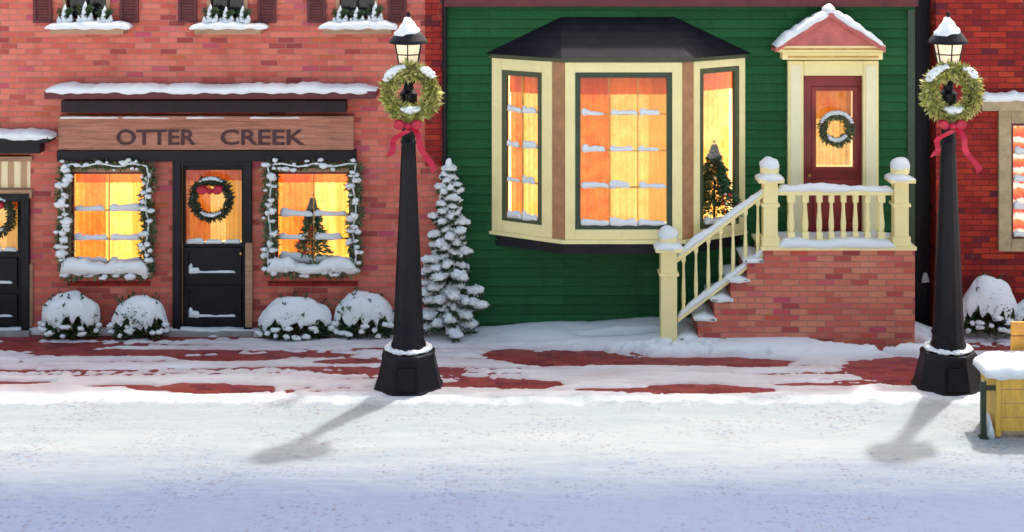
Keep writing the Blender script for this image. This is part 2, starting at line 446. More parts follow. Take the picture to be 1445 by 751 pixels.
# ------------------------------------------------------------------ walls with openings
def wall_sheet(mb, x0, x1, z0, z1, holes, y=0.0, rev=0.25, rows=None):
    """a wall face with rectangular openings and their reveals; rows gives lapped boards"""
    if rows is None:
        xs = sorted({x0, x1, *[h[0] for h in holes], *[h[1] for h in holes]})
        zs = sorted({z0, z1, *[h[2] for h in holes], *[h[3] for h in holes]})
        for i in range(len(xs) - 1):
            for j in range(len(zs) - 1):
                cx, cz = (xs[i] + xs[i + 1]) / 2, (zs[j] + zs[j + 1]) / 2
                if any(h[0] < cx < h[1] and h[2] < cz < h[3] for h in holes): continue
                mb.face([(xs[i], y, zs[j]), (xs[i + 1], y, zs[j]), (xs[i + 1], y, zs[j + 1]), (xs[i], y, zs[j + 1])])
    else:
        z = z0
        while z < z1 - 1e-6:
            zt = min(z + rows, z1)
            cuts = [(h[0], h[1]) for h in holes if h[2] < zt - 0.02 and h[3] > z + 0.02]
            cur = x0
            segs = []
            for a, b in sorted(cuts):
                if a > cur: segs.append((cur, a))
                cur = max(cur, b)
            if cur < x1: segs.append((cur, x1))
            for a, b in segs:
                ys = y - 0.022 + 0.003 * noise.noise(Vector((a, z * 5, 1)))
                mb.face([(a, ys, z), (b, ys, z), (b, y, zt), (a, y, zt)])
                mb.face([(a, y, z), (b, y, z), (b, ys, z), (a, ys, z)])
            z = zt
    for (a, b, c, d) in holes:
        mb.face([(a, y, c), (a, y, d), (a, y + rev, d), (a, y + rev, c)])
        mb.face([(b, y, c), (b, y + rev, c), (b, y + rev, d), (b, y, d)])
        mb.face([(a, y, d), (b, y, d), (b, y + rev, d), (a, y + rev, d)])
        mb.face([(a, y, c), (a, y + rev, c), (b, y + rev, c), (b, y, c)])

def shell(mb, x0, x1, y1, z0, z1, y=0.0):                   # sides, back and flat roof of a building
    mb.face([(x0, y, z0), (x0, y, z1), (x0, y1, z1), (x0, y1, z0)])
    mb.face([(x1, y, z0), (x1, y1, z0), (x1, y1, z1), (x1, y, z1)])
    mb.face([(x0, y1, z0), (x0, y1, z1), (x1, y1, z1), (x1, y1, z0)])
    mb.face([(x0, y, z1), (x1, y, z1), (x1, y1, z1), (x0, y1, z1)])

def frame_of(O, U, Nn):
    O, U, Nn = Vector(O), Vector(U).normalized(), Vector(Nn).normalized()
    return lambda u, v, n: O + U * u + Vector((0, 0, v)) + Nn * n

def ring(mb, fr, u0, u1, v0, v1, w, n0, n1):
    mb.fbox(fr, u0, u0 + w, v0, v1, n0, n1); mb.fbox(fr, u1 - w, u1, v0, v1, n0, n1)
    mb.fbox(fr, u0 + w, u1 - w, v0, v0 + w, n0, n1); mb.fbox(fr, u0 + w, u1 - w, v1 - w, v1, n0, n1)

def drape(fr, u0, u1, v0, v1, n, name, mat, parent, amp=0.018, per=0.085, seed=0):
    mb = MB()
    k = max(6, int((u1 - u0) / 0.012))
    rows = 5
    for j in range(rows + 1):
        t = j / rows
        for i in range(k + 1):
            u = u0 + (u1 - u0) * i / k
            q = amp * math.sin(2 * math.pi * u / per + 1.7 * noise.noise(Vector((u * 5, seed, t * 0.7)))) * (0.6 + 0.4 * (1 - t))
            mb.v.append(tuple(fr(u, v0 + (v1 - v0) * t, n + q)))
    for j in range(rows):
        for i in range(k):
            a = j * (k + 1) + i
            mb.f.append((a, a + 1, a + k + 2, a + k + 1))
    return mb.build(name, mat, parent, smooth=True, fix=False)

def lit_window(parent, fr, w, h, cw, sw, sash_mat, cols, rows, drapes=True, case_mat=CREAM, snow_h=0.035, seed=0, room=0.4, name='window', valance=0.16, left=0.32, plain=False, depth=0.06, sillsnow=True, rowv=None):
    """casing (the part) with sash, pane, glazing bars, settled snow and the lit curtains behind the glass"""
    mb = MB(); ring(mb, fr, 0, w, 0, h, cw, -0.03, depth)
    win = mb.build(name, case_mat, parent, bevel=0.006)
    mb = MB(); ring(mb, fr, cw, w - cw, cw, h - cw, sw, -0.05, depth * 0.35)
    mb.build('sash', sash_mat, win, bevel=0.004)
    a, b, c, d = cw + sw, w - cw - sw, cw + sw, h - cw - sw
    MB().fbox(fr, a, b, c, d, -0.036, -0.030).build('pane', GLASS, win)
    mb = MB()
    bw = 0.009
    vs = rowv or [c + (d - c) * (j + 1) / rows for j in range(rows - 1)]
    for v in vs: mb.fbox(fr, a, b, v - bw, v + bw, -0.03, -0.004)
    for i in range(1, cols):
        u = a + (b - a) * i / cols
        mb.fbox(fr, u - bw * 0.8, u + bw * 0.8, c, d, -0.029, -0.008)
    if rows > 1 or cols > 1: mb.build('glazing_bar', OCHRE, win)
    nn = (fr(0, 0, 1) - fr(0, 0, 0))
    for q, v in enumerate(([c] if sillsnow else []) + list(vs)):
        for i in range(cols):
            u0, u1 = a + (b - a) * i / cols + 0.004, a + (b - a) * (i + 1) / cols - 0.004
            L = u1 - u0
            e0 = rnd.uniform(0, 0.06) * L; e1 = rnd.uniform(0.0, 0.3) * L if v != c else 0
            hh = snow_h * rnd.uniform(0.7, 1.25) * (1.3 if v == c else 1)
            v_ = v + (bw if v != c else 0)
            # snow banked up into the corner of each pane
            mb = MB()
            mb.ridge(fr(u0 + e0, v_, -0.002), fr(u1 - e1, v_, -0.002), nn, 0.026, hh, seed * 10 + q * 3 + i, 0.4, 0.02, 0.7)
            mb.ball(fr(u0 + e0 + L * 0.12, v_ + hh * 0.45, -0.004), L * 0.14, 0.02, hh * 0.9, seed + i + q, 0.3)
            mb.build('settled_snow', SNOW, win, smooth=True)
    if drapes:
        drape(fr, a, b, c, d, -0.20, 'curtain', G_YELL, win, seed=seed)
        drape(fr, a - 0.02, a + (b - a) * left, c, d, -0.13, 'curtain', G_ORANGE, win, per=0.07, seed=seed + 3)
        if valance: drape(fr, a - 0.01, b + 0.01, d - valance, d + 0.02, -0.095, 'valance', G_RED, win, per=0.10, seed=seed + 5)
        drape(fr, a + (b - a) * 0.80, b + 0.02, c, d, -0.15, 'curtain', G_PALE, win, per=0.06, seed=seed + 8)
    if room:
        mb = MB()
        P = [fr(a - 0.04, c - 0.04, -0.06), fr(b + 0.04, c - 0.04, -0.06), fr(b + 0.04, d + 0.04, -0.06), fr(a - 0.04, d + 0.04, -0.06)]
        Q = [fr(a - 0.04, c - 0.04, -room), fr(b + 0.04, c - 0.04, -room), fr(b + 0.04, d + 0.04, -room), fr(a - 0.04, d + 0.04, -room)]
        mb.face(Q)
        for i in range(4): mb.face((P[i], P[(i + 1) % 4], Q[(i + 1) % 4], Q[i]))
        mb.build('lit_room', G_WALL, win, fix=False)
    return win

# ------------------------------------------------------------------ greenery
def blob_leaves(mb, path, rad, count, L, W):
    path = [Vector(p) for p in path]
    seg = [(path[i], path[i + 1]) for i in range(len(path) - 1)]
    ln = [(b - a).length for a, b in seg]
    for _ in range(count):
        a, b = rnd.choices(seg, ln)[0]
        t = rnd.random(); c = a.lerp(b, t)
        d = Vector((rnd.gauss(0, 1), rnd.gauss(0, 1), rnd.gauss(0, 1))).normalized()
        r = rad * (0.35 + 0.65 * rnd.random()) * (0.75 + 0.5 * abs(noise.noise(c * 5)))
        tang = (b - a).normalized()
        mb.leaf(c + d * r * 0.72, d + tang * rnd.uniform(-0.6, 0.9) , L * rnd.uniform(0.6, 1.3), W * rnd.uniform(0.7, 1.3))

def ring_pts(c, r, n=28, rz=None):
    return [(c[0] + r * math.cos(2 * math.pi * k / n), c[1], c[2] + (rz or r) * math.sin(2 * math.pi * k / n)) for k in range(n + 1)]

def bow(mb, c, s):
    c = Vector(c)
    for sx in (-1, 1):
        pts_o = []
        for j in range(9):
            t = j / 8 * math.pi
            pts_o.append(c + Vector((sx * s * (0.1 + 1.0 * math.sin(t)), -0.04 - 0.03 * math.sin(t), s * 0.55 * math.cos(t) * math.sin(t) ** 0.5 + s * 0.12 * math.sin(t))))
        for j in range(8):
            p, q = pts_o[j], pts_o[j + 1]
            mb.face((p + Vector((0, -0.035, 0)), q + Vector((0, -0.035, 0)), q + Vector((0, 0.035, 0.01)), p + Vector((0, 0.035, 0.01))))
        for j in range(4):                                   # front of each loop
            p, q, p2, q2 = pts_o[j], pts_o[j + 1], pts_o[8 - j], pts_o[7 - j]
            o = Vector((0, -0.02, 0))
            mb.face((p + o, q + o, q2 + o, p2 + o))
    mb.ball(c + Vector((0, -0.06, 0)), s * 0.26, 0.05, s * 0.26, 3, 0.1)

def tail(c, s, dx, L, w):
    mb = MB(); c = Vector(c); n = 12
    pr = None
    for i in range(n + 1):
        t = i / n
        p = c + Vector((dx * t ** 0.7 + 0.03 * math.sin(t * 7 + s), -0.07 + 0.03 * math.sin(t * 9 + s * 2), -L * t))
        a, b = p + Vector((-w / 2, 0, 0.0)), p + Vector((w / 2, 0.01, 0.02 * (1 if dx > 0 else -1)))
        if i == n: a.z -= 0.04
        if pr: mb.face((pr[0], pr[1], b, a))
        pr = (a, b)
    return mb

# ------------------------------------------------------------------ ground
g = MB()
g.face([(-400, -400, -0.16), (400, -400, -0.16), (400, 400, -0.16), (-400, 400, -0.16)])
tag(g.build('snowy_ground', SNOW), kind='structure')
tag(MB().box(-14, 14, -2.46, 0.3, -0.14, 0.0).build('sidewalk', PAV), kind='structure')
tag(MB().box(-14, 14, -2.60, -2.463, -0.145, 0.004).build('kerb', CONC, bevel=0.01), kind='structure')

PATCH = [(60, 477, 330, 3), (60, 489, 95, 5), (150, 499, 100, 4), (240, 497, 95, 3), (325, 506, 70, 4), (425, 478, 70, 2.5), (440, 501, 70, 3), (500, 511, 55, 3),
         (300, 549, 90, 5.5), (170, 546, 50, 2), (728, 499, 40, 5), (800, 505, 95, 8), (960, 511, 150, 5), (1065, 517, 50, 3), (705, 543, 90, 5), (860, 551, 45, 2.5), (985, 550, 100, 5),
         (1235, 492, 70, 5), (1268, 521, 68, 14), (1395, 493, 40, 2.5), (1385, 541, 40, 5), (560, 493, 60, 2), (20, 541, 50, 2), (1150, 544, 60, 2), (880, 484, 60, 2), (1090, 482, 50, 2), (620, 524, 40, 2)]
PG = []
for (px, py, a, b) in PATCH:
    x, y = gp(px, py); s = (py - HY) / CH
    y1 = gp(px, py - b)[1]
    PG.append((x, y, a / s, max(abs(y1 - y) * 1.35, 0.075)))

def drift(x, y):                                             # snow banked against the house fronts
    h = 0.0
    w = max(0.0, 1 + (y + 0.75) / 0.55) if y < -0.75 else 1.0
    t = max(0.0, min(1.0, (x - 1.0) / 0.8)) * max(0.0, min(1.0, (5.4 - x) / 0.35))
    h += 0.125 * t * w * w * (3 - 2 * w) if w > 0 else 0
    h += 0.10 * math.exp(-((x - 0.75) / 0.9) ** 2 - ((y + 0.25) / 0.5) ** 2)
    h += 0.05 * math.exp(-((y + 0.05) / 0.22) ** 2)
    return h

def snow_z(x, y):
    n1 = noise.noise(Vector((x * 0.8, y * 1.3, 0))); n2 = noise.noise(Vector((x * 2.2, y * 4.5, 3))); n3 = noise.noise(Vector((x * 7, y * 12, 5))); n4 = noise.noise(Vector((x * 16, y * 20, 9)))
    if y > -2.5:
        z = 0.029 + 0.012 * n1 + 0.014 * n2 + 0.006 * n3 + drift(x, y)
        q = 0.0
        for (a, b, rx, ry) in PG:
            if abs(x - a) < rx * 1.7 and abs(y - b) < ry * 2.4:
                yy = y - b - 0.05 * noise.noise(Vector((x * 1.1, b, 8)))
                e = 1.55 - (((x - a) / rx) ** 2 + (yy / ry) ** 2) + 0.75 * n2 + 0.45 * n3 + 0.2 * n4
                q = max(q, e)
        st = noise.noise(Vector((x * 0.30 + 3, y * 5.6 + 0.25 * math.sin(x * 0.9), 11))) + 0.35 * n3 + 0.25 * n4
        if y < -0.12: q = max(q, (st - 0.05) * 2.2 - drift(x, y) * 9)
        k = max(0.0, min(1.0, q / 0.7))
        z = z * (1 - k) - 0.02 * k
        return max(z, -0.02)
    z = 0.012 + 0.018 * n1 + 0.010 * n2 + 0.007 * n3 + 0.0025 * n4
    e = math.exp(-((y + 2.62) / 0.16) ** 2)
    z += 0.020 * e * (1 + 0.6 * n2)
    for (yc, w) in ((-5.45, 0.16), (-6.85, 0.16)):
        k = math.exp(-((y - yc - 0.08 * n1) / w) ** 2)
        z -= 0.018 * k
    return z

mb = MB()
x0, x1, y0, y1, nx, ny = -7.6, 7.6, -7.6, 0.02, 460, 290
for j in range(ny + 1):
    y = y0 + (y1 - y0) * j / ny
    for i in range(nx + 1):
        x = x0 + (x1 - x0) * i / nx
        mb.v.append((x, y, snow_z(x, y)))
for j in range(ny):
    for i in range(nx):
        a = j * (nx + 1) + i
        mb.f.append((a, a + 1, a + nx + 2, a + nx + 1))
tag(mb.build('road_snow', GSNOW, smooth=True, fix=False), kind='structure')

# ------------------------------------------------------------------ red brick shop building
shop = tag(empty('brick_shop_building', (X(300), 0.1, 0)), 'salmon red brick corner shop building with carved sign, dark door and two garlanded show windows', 'building')
xl, xr, zt = X(-260), X(626), 4.36
UPW = [(88, 156), (292, 350), (474, 534)]
hole_l = (X(95), X(212), Z(380), Z(236)); hole_r = (X(383), X(502), Z(378), Z(236))
door_h = (X(246), X(355), -0.05, Z(222)); door2 = (X(-60), X(43), -0.05, Z(218))
ups = [(X(a), X(b), Z(32), Z(-7)) for a, b in UPW]
mb = MB(); wall_sheet(mb, xl, xr, -0.1, zt, [hole_l, hole_r, door_h, door2] + ups); shell(mb, xl, xr, 4.5, -0.1, zt)
mb.build('wall', BR, shop, fix=False)
# dark brick strip added for the shade on the shop's corner
MB().pbox(600, 624, -70, 235, -0.05, 0.02).build('corner_shade_strip', BR2, shop)

# cornice and sign
c = MB().pbox(62, 530, 129, 140, -0.42, 0.0).build('cornice', MAROON, shop, bevel=0.008)
y = -0.42
MB().ridge((X(62, y), -0.2, Z(129, y)), (X(530, y), -0.2, Z(129, y)), (0, 1, 0), 0.25, 0.065, 1, 0.55).build('settled_snow', SNOW, c, smooth=True)
MB().pbox(86, 488, 142, 159, -0.2, 0.0).build('fascia', PLUM, shop, bevel=0.006)
sb = MB().pbox(82, 499, 169, 212, -0.10, 0.0)
sb.pbox(82, 499, 164, 171, -0.16, -0.0)
sb = sb.build('sign_board', SIGNW, shop, bevel=0.006)
mb = MB()
for (a, b, s_) in ((84, 168, 2), (172, 240, 5), (352, 425, 3), (262, 318, 8)):
    MB().ridge((X(a, -0.13), -0.13, Z(166.5, -0.13)), (X(b, -0.13), -0.13, Z(166.5, -0.13)), (0, 1, 0), 0.035, 0.022, s_, 0.3).build('settled_snow', SNOW, sb, smooth=True)
def lettering(txt, px0, px1, py0, py1, yf, parent, mat):
    cu = bpy.data.curves.new('lettering', 'FONT'); cu.body = txt; cu.extrude = 0.006; cu.size = 0.25; cu.resolution_u = 3; cu.offset = 0.004
    t = bpy.data.objects.new('lettering', cu); col.objects.link(t)
    bpy.context.view_layer.update()
    me = bpy.data.meshes.new_from_object(t.evaluated_get(bpy.context.evaluated_depsgraph_get()))
    bpy.data.objects.remove(t)
    xs = [v.co.x for v in me.vertices]; ys = [v.co.y for v in me.vertices]
    ax, bx, ay, by = min(xs), max(xs), min(ys), max(ys)
    m2 = MB()
    for v in me.vertices:
        m2.v.append((X(px0, yf) + (v.co.x - ax) / (bx - ax) * (X(px1, yf) - X(px0, yf)), yf - v.co.z, Z(py1, yf) + (v.co.y - ay) / (by - ay) * (Z(py0, yf) - Z(py1, yf))))
    m2.f = [tuple(p.vertices) for p in me.polygons]
    return m2.build('lettering', mat, parent, fix=False)
lettering('OTTER', 164, 276, 183, 205, -0.108, sb, LETTER)
lettering('CREEK', 311, 430, 183, 205, -0.108, sb, LETTER)
MB().pbox(80, 502, 213, 228, -0.13, 0.0).build('lintel', BLACK, shop, bevel=0.005)

# show windows
def shop_window(hole, seed, left, bars):
    fr = frame_of((hole[0], 0.0, hole[2]), (1, 0, 0), (0, -1, 0))
    w, h = hole[1] - hole[0], hole[3] - hole[2]
    win = lit_window(shop, fr, w, h, 0.055, 0.03, MAROON, 2, 3, True, TAN, 0.06, seed, 0.5, 'shop_window', 0.13, left, rowv=[h - (b - 236) / 110 for b in bars])
    y = -0.12
    MB().box(hole[0] - 0.06, hole[1] + 0.06, -0.16, 0.0, hole[2] - 0.06, hole[2] - 0.002).build('sill', TAN, win, bevel=0.006)
    return win
shop_window(hole_l, 11, 0.42, (297, 338))
shop_window(hole_r, 23, 0.5, (304, 337))
# soldier courses under the sills
MB().pbox(95, 212, 397, 404, -0.02, 0.01).build('brick_ledge', BR2, shop, bevel=0.004)
MB().pbox(378, 505, 397, 404, -0.02, 0.01).build('brick_ledge', BR2, shop, bevel=0.004)

# main shop door
def shop_door(px0, px1, top, glz, panels, seed, knob):
    x0, x1 = X(px0), X(px1)
    mb = MB()
    mb.box(x0, x0 + 0.10, -0.07, 0.12, 0.0, Z(top)); mb.box(x1 - 0.10, x1, -0.07, 0.12, 0.0, Z(top)); mb.box(x0 + 0.10, x1 - 0.10, -0.07, 0.12, Z(top + 11), Z(top))
    fr_ = mb.build('door_frame', BLACK, shop, bevel=0.006)
    dx0, dx1, yb = x0 + 0.103, x1 - 0.103, 0.06
    gx0, gx1, gz0, gz1 = X(glz[0], yb), X(glz[1], yb), Z(glz[3], yb), Z(glz[2], yb)
    mb = MB(); wall_sheet(mb, dx0, dx1, 0.02, Z(top + 11) - 0.003, [(gx0, gx1, gz0, gz1)], yb, 0.05)
    for (pa, pb) in panels:                                  # raised rails round the lower panels
        f2 = frame_of((gx0, yb, Z(pb, yb)), (1, 0, 0), (0, -1, 0))
        ring(mb, f2, 0, gx1 - gx0, 0, (pb - pa) / S(yb), 0.05, 0.001, 0.035)
    d = mb.build('door', BLACK, shop, fix=False)
    MB().box(gx0, gx1, yb + 0.028, yb + 0.034, gz0, gz1).build('pane', GLASS, d)
    fr2 = frame_of((gx0, yb, gz0), (1, 0, 0), (0, -1, 0))
    w, h = gx1 - gx0, gz1 - gz0
    drape(fr2, 0, w, 0, h, -0.16, 'curtain', G_YELL, d, seed=seed)
    drape(fr2, 0, w * 0.42, 0, h, -0.11, 'curtain', G_ORANGE, d, per=0.07, seed=seed + 2)
    drape(fr2, w * 0.7, w, 0, h, -0.12, 'curtain', G_PALE, d, per=0.06, seed=seed + 2)
    drape(fr2, 0, w, h * 0.84, h, -0.085, 'valance', G_RED, d, seed=seed + 4)
    mb = MB()
    for (u0, u1) in ((0.02, 0.34), (0.36, 0.66), (0.68, 0.98)):
        MB().ridge(fr2(w * u0, 0, -0.012), fr2(w * u1, 0, -0.012), (0, 1, 0), 0.02, 0.05, seed + u0 * 9, 0.2, 0.02, 0.6).build('settled_snow', SNOW, d, smooth=True)
    for (pa, pb) in panels:                                  # snow banked in the panel corners
        zz = Z(pb, yb) + 0.05
        mb = MB()
        mb.ridge((gx0 + 0.05, yb - 0.012, zz), (gx0 + w * 0.9, yb - 0.012, zz), (0, 1, 0), 0.02, 0.028, seed + pa, 0.2, 0.02, 0.5)
        mb.ridge((gx0 + 0.05, yb - 0.014, zz), (gx0 + 0.2, yb - 0.014, zz), (0, 1, 0), 0.022, 0.075, seed + pa, 0.2, 0.02, 0.4)
        mb.ball((gx0 + 0.075, yb - 0.012, zz + 0.05), 0.03, 0.018, 0.07, pa, 0.3)
        mb.build('settled_snow', SNOW, d, smooth=True)
    mb = MB().ball((dx1 - 0.045 if knob > 0 else dx0 + 0.045, yb - 0.05, 1.02), 0.026, 0.026, 0.026, 1, 0)
    mb.tube([(dx1 - 0.045 if knob > 0 else dx0 + 0.045, yb - 0.05, 1.02), (dx1 - 0.045 if knob > 0 else dx0 + 0.045, yb, 1.02)], 0.012)
    mb.build('handle', BRASS, d, smooth=True)
    mb = MB(); mb.face([(dx0, 0.5, 0.02), (dx1, 0.5, 0.02), (dx1, 0.5, Z(top)), (dx0, 0.5, Z(top))]); mb.build('lit_room', G_WALL, d, fix=False)
    MB().box(x0 - 0.03, x1 + 0.03, -0.16, 0.13, -0.05, 0.055).build('doorstep', CONC, shop, bevel=0.008)
    return d
shop_door(245, 356, 222, (261, 341, 240, 343), ((349, 390), (402, 452)), 31, 1)
# the neighbouring entrance at the edge: door, striped transom, snow-topped hood
shop_door(-62, 43, 272, (-40, 25, 285, 354), ((364, 405), (414, 452)), 41, -1)
tw = MB().pbox(-62, 45, 221, 228, -0.05, 0.1)
tw.pbox(-62, 45, 268, 280, -0.06, 0.1)
tw = tw.build('transom_frame', TAN, shop, bevel=0.005)
drape(frame_of((X(-60), 0.1, Z(270)), (1, 0, 0), (0, -1, 0)), 0, X(44) - X(-60), 0, Z(226) - Z(270), 0, 'blind', STRIPE, tw, 0.012, 0.083, 3)
MB().pbox(-60, 44, 228, 268, -0.0, 0.006).build('pane', GLASS, tw)
hd = MB().pbox(-80, 56, 201, 217, -0.22, 0.0)
hd.pbox(-80, 68, 194, 202, -0.34, 0.0)
hd = hd.build('door_hood', BLACK, shop, bevel=0.006)
y = -0.34
MB().ridge((X(-82, y), -0.16, Z(194, y)), (X(72, y), -0.16, Z(194, y)), (0, 1, 0), 0.2, 0.075, 6, 0.5).build('settled_snow', SNOW, hd, smooth=True)
MB().pbox(36.5, 46, 372, 462, -0.04, 0.0).build('pilaster', TAN, shop, bevel=0.005)
MB().pbox(346, 356, 343, 462, -0.085, -0.071).build('pilaster', TAN, shop, bevel=0.004)

# upper windows with shutters and planted boxes
for k, (a, b) in enumerate(UPW):
    fr = frame_of((X(a), 0.0, Z(32)), (1, 0, 0), (0, -1, 0))
    w, h = X(b) - X(a), Z(-7) - Z(32)
    mb = MB(); ring(mb, fr, 0, w, 0, h, 0.05, -0.04, 0.03)
    win = mb.build('upper_window', TAN, shop, bevel=0.004)
    mb = MB().fbox(fr, 0.05, w - 0.05, 0.05, h - 0.05, -0.08, -0.07); mb.build('pane', DGLASS, win)
    mb = MB().fbox(fr, w / 2 - 0.012, w / 2 + 0.012, 0.05, h - 0.05, -0.07, -0.03)
    mb.fbox(fr, 0.05, w - 0.05, h / 2 - 0.01, h / 2 + 0.01, -0.069, -0.032); mb.build('glazing_bar', BLACK, win)
    for (s0, s1) in ((a - 40, a - 14), (b + 14, b + 40)):
        mb = MB(); f2 = frame_of((X(s0), 0, Z(32)), (1, 0, 0), (0, -1, 0)); ww = X(s1) - X(s0)
        ring(mb, f2, 0, ww, 0, h, 0.035, 0.0, 0.045)
        for j in range(int(h / 0.035) - 2):
            z_ = 0.04 + j * 0.035
            mb.fbox(f2, 0.035, ww - 0.035, z_, z_ + 0.024, 0.006, 0.034)
        mb.build('shutter', MAROON, win)
    bx = MB().pbox(a - 18, b + 18, 38, 49, -0.24, 0.0).build('window_box', TAN, shop, bevel=0.006)
    y = -0.24
    MB().ridge((X(a - 25, y), -0.12, Z(39.5, y)), (X(b + 26, y), -0.12, Z(39.5, y)), (0, 1, 0), 0.16, 0.07, 20 + k, 0.35).build('settled_snow', SNOW, bx, smooth=True)

# drainpipe in the angle between shop and green house
dp = MB().tube([(X(628), -0.07, 0.05), (X(628), -0.07, 4.34)], 0.032, 10)
for z_ in (0.9, 2.2, 3.4): dp.lathe([(0.04, 0), (0.04, 0.05)], 10, (X(628), -0.07, z_))
dp.build('drainpipe', IRON, shop, smooth=False)

# snowy sprigs standing in the window boxes
def sprig_mesh(seed, h):
    lf, sn = MB(), MB()
    for q in range(9):
        a = rnd.uniform(0, 6.28); d = Vector((0.42 * math.cos(a), 0.25 * math.sin(a), 1))
        for t in range(7):
            p = d * (h * 0.12 * (t + 1))
            for _ in range(5): lf.leaf(p, (rnd.uniform(-1, 1), rnd.uniform(-1, 1), rnd.uniform(-0.1, 0.8)), 0.055, 0.012)
    for q, (ax, lean) in enumerate(((0.0, 0.05), (0.05, 0.32), (-0.035, -0.2))):
        hh = h * (1.0, 0.55, 0.42)[q]
        for t in range(7):
            k = t / 6
            sn.ball((ax + lean * hh * k + rnd.uniform(-0.012, 0.012), -0.03 + rnd.uniform(-0.02, 0.01), hh * (0.05 + 0.92 * k)), 0.048 * (1 - 0.72 * k) * rnd.uniform(0.8, 1.3), 0.04 * (1 - 0.6 * k), 0.03 * rnd.uniform(0.8, 1.3), seed + t + q * 9, 0.8, 2.2, 12, 8)
    return lf, sn
WN = ('', '', '')
PN = ('leftmost', 'middle', 'rightmost')
WIN_NAME = ('upper window above the smaller entrance', 'middle upper window of the brick shop', 'upper window next to the lamp post')
sp0 = None
for k, (a, b) in enumerate(UPW):
    for j in range(3):
        px = a + 4 + (b - a - 4) * (j / 2.3) + 2
        loc = (X(px), -0.10, Z(40, -0.1) + 0.02)
        if sp0 is None:
            sp0 = empty('snowy_sprig', loc)
            lf, sn = sprig_mesh(3, 0.25)
            for m_ in (lf, sn): m_.v = [(v[0] + loc[0], v[1] + loc[1], v[2] + loc[2]) for v in m_.v]
            lf.build('leaves', SHRUB, sp0, fix=False); sn.build('snow', SNOW, sp0, smooth=True)
            o = sp0
        else:
            o = copy_tree(sp0); o.location = loc
            o.rotation_euler.z = rnd.uniform(-0.5, 0.5); s_ = rnd.uniform(0.85, 1.15); o.scale = (1, 1, s_)
        tag(o, PN[j] + ' snow-caked sprig in the box of the ' + WIN_NAME[k], 'plant', 'snowy sprigs in the upper window boxes')

# garlands round the show windows
def garland(hole, seed, label):
    a, b, c, d = hole[0] + 0.0, hole[1] - 0.0, hole[2] + 0.0, hole[3] + 0.05
    y = -0.13
    pts = []
    def seg(p, q, n):
        for i in range(n):
            t = i / n
            pts.append((p[0] + (q[0] - p[0]) * t + 0.02 * math.sin(seed + len(pts)), y, p[1] + (q[1] - p[1]) * t + 0.02 * math.cos(seed * 2 + len(pts) * 1.3)))
    seg((a, d), (a, c), 14)
    n_side = len(pts)
    seg((a, c), (b, c), 12); seg((b, c), (b, d), 14)
    n2 = len(pts)
    seg((b, d), (a, d), 12); pts.append(pts[0])
    lf = MB(); blob_leaves(lf, pts[:n2 + 1], 0.12, 2600, 0.075, 0.014)
    blob_leaves(lf, pts[n2:], 0.055, 500, 0.06, 0.012)
    lf.tube(pts, 0.02, 6)
    o = lf.build('window_garland', GARL, fix=False)
    tag(o, label, 'garland', 'garlands round the show windows')
    sn = MB()
    for i, p in enumerate(pts[:-1]):
        top = i >= n2
        for q in range(2 if top else 3):
            if rnd.random() < 0.3: continue
            r = rnd.uniform(0.022, 0.05) * (0.75 if top else 1)
            sn.ball((p[0] + rnd.uniform(-0.07, 0.07), y - rnd.uniform(0.04, 0.1), p[2] + rnd.uniform(-0.05, 0.07)), r * rnd.uniform(0.9, 1.7), r, r * rnd.uniform(0.6, 1.0), i * 3 + q + seed, 0.5, 1.5, 10, 6)
    sn.tube([(p[0], y - 0.055, p[2] + 0.01) for p in pts], 0.012, 6)
    sn.ridge((a - 0.02, y - 0.05, c + 0.04), (b + 0.02, y - 0.05, c + 0.04), (0, 1, 0), 0.08, 0.10, seed, 0.6, 0.03, 0.9)
    sn.build('snow', SNOW, o, smooth=True)
garland(hole_l, 1, 'snowy evergreen garland framing the show window between the two shop entrances')
garland(hole_r, 5, 'snowy evergreen garland framing the show window with a small tree inside')

# wreaths on doors
def wreath(c, r, tube, mat, label, grp, n=1100, L=0.07, snow_arcs=((60, 120), (235, 305)), bw=None, rope=True, cat='wreath', name='wreath', snow_off=0.0):
    o = MB(); pts = ring_pts(c, r)
    blob_leaves(o, pts, tube, n, L, L * 0.2)
    o.tube(pts, tube * 0.45, 8)
    w = o.build(name, mat, fix=False)
    tag(w, label, cat, grp)
    for (a0, a1) in snow_arcs:
        sn = MB()
        k = max(3, int(abs(a1 - a0) / 9))
        for i in range(k + 1):
            a = math.radians(a0 + (a1 - a0) * i / k)
            up = math.sin(a)
            rr = r + (tube * 0.55 if up > 0 else -tube * 0.5)
            e = 1 - abs(2 * i / k - 1) * 0.45
            sn.ball((c[0] + rr * math.cos(a), c[1] - tube * 0.35, c[2] + rr * math.sin(a) + snow_off), tube * 0.7 * e, tube * 0.6, tube * 0.45 * e, i + a0, 0.4, 1.5, 10, 6)
        sn.build('snow', SNOW, w, smooth=True)
    return w
yw = -0.04
w1 = wreath((X(298, yw), yw, Z(281, yw)), 0.235, 0.062, DWREATH, 'dark wreath with red bow on the glazed black shop door', 'wreaths hung on doors', 1300, 0.06)
mb = MB(); bow(mb, (X(298, yw), yw - 0.03, Z(268, yw)), 0.15); mb.build('bow', RIB, w1, smooth=False, fix=False)
w2 = wreath((X(-6, yw), yw, Z(306, yw)), 0.21, 0.06, DWREATH, 'wreath half out of view on the smaller shop entrance', 'wreaths hung on doors', 1000, 0.06)
mb = MB(); bow(mb, (X(-6, yw), yw - 0.03, Z(290, yw)), 0.12); mb.build('bow', RIB, w2, fix=False)

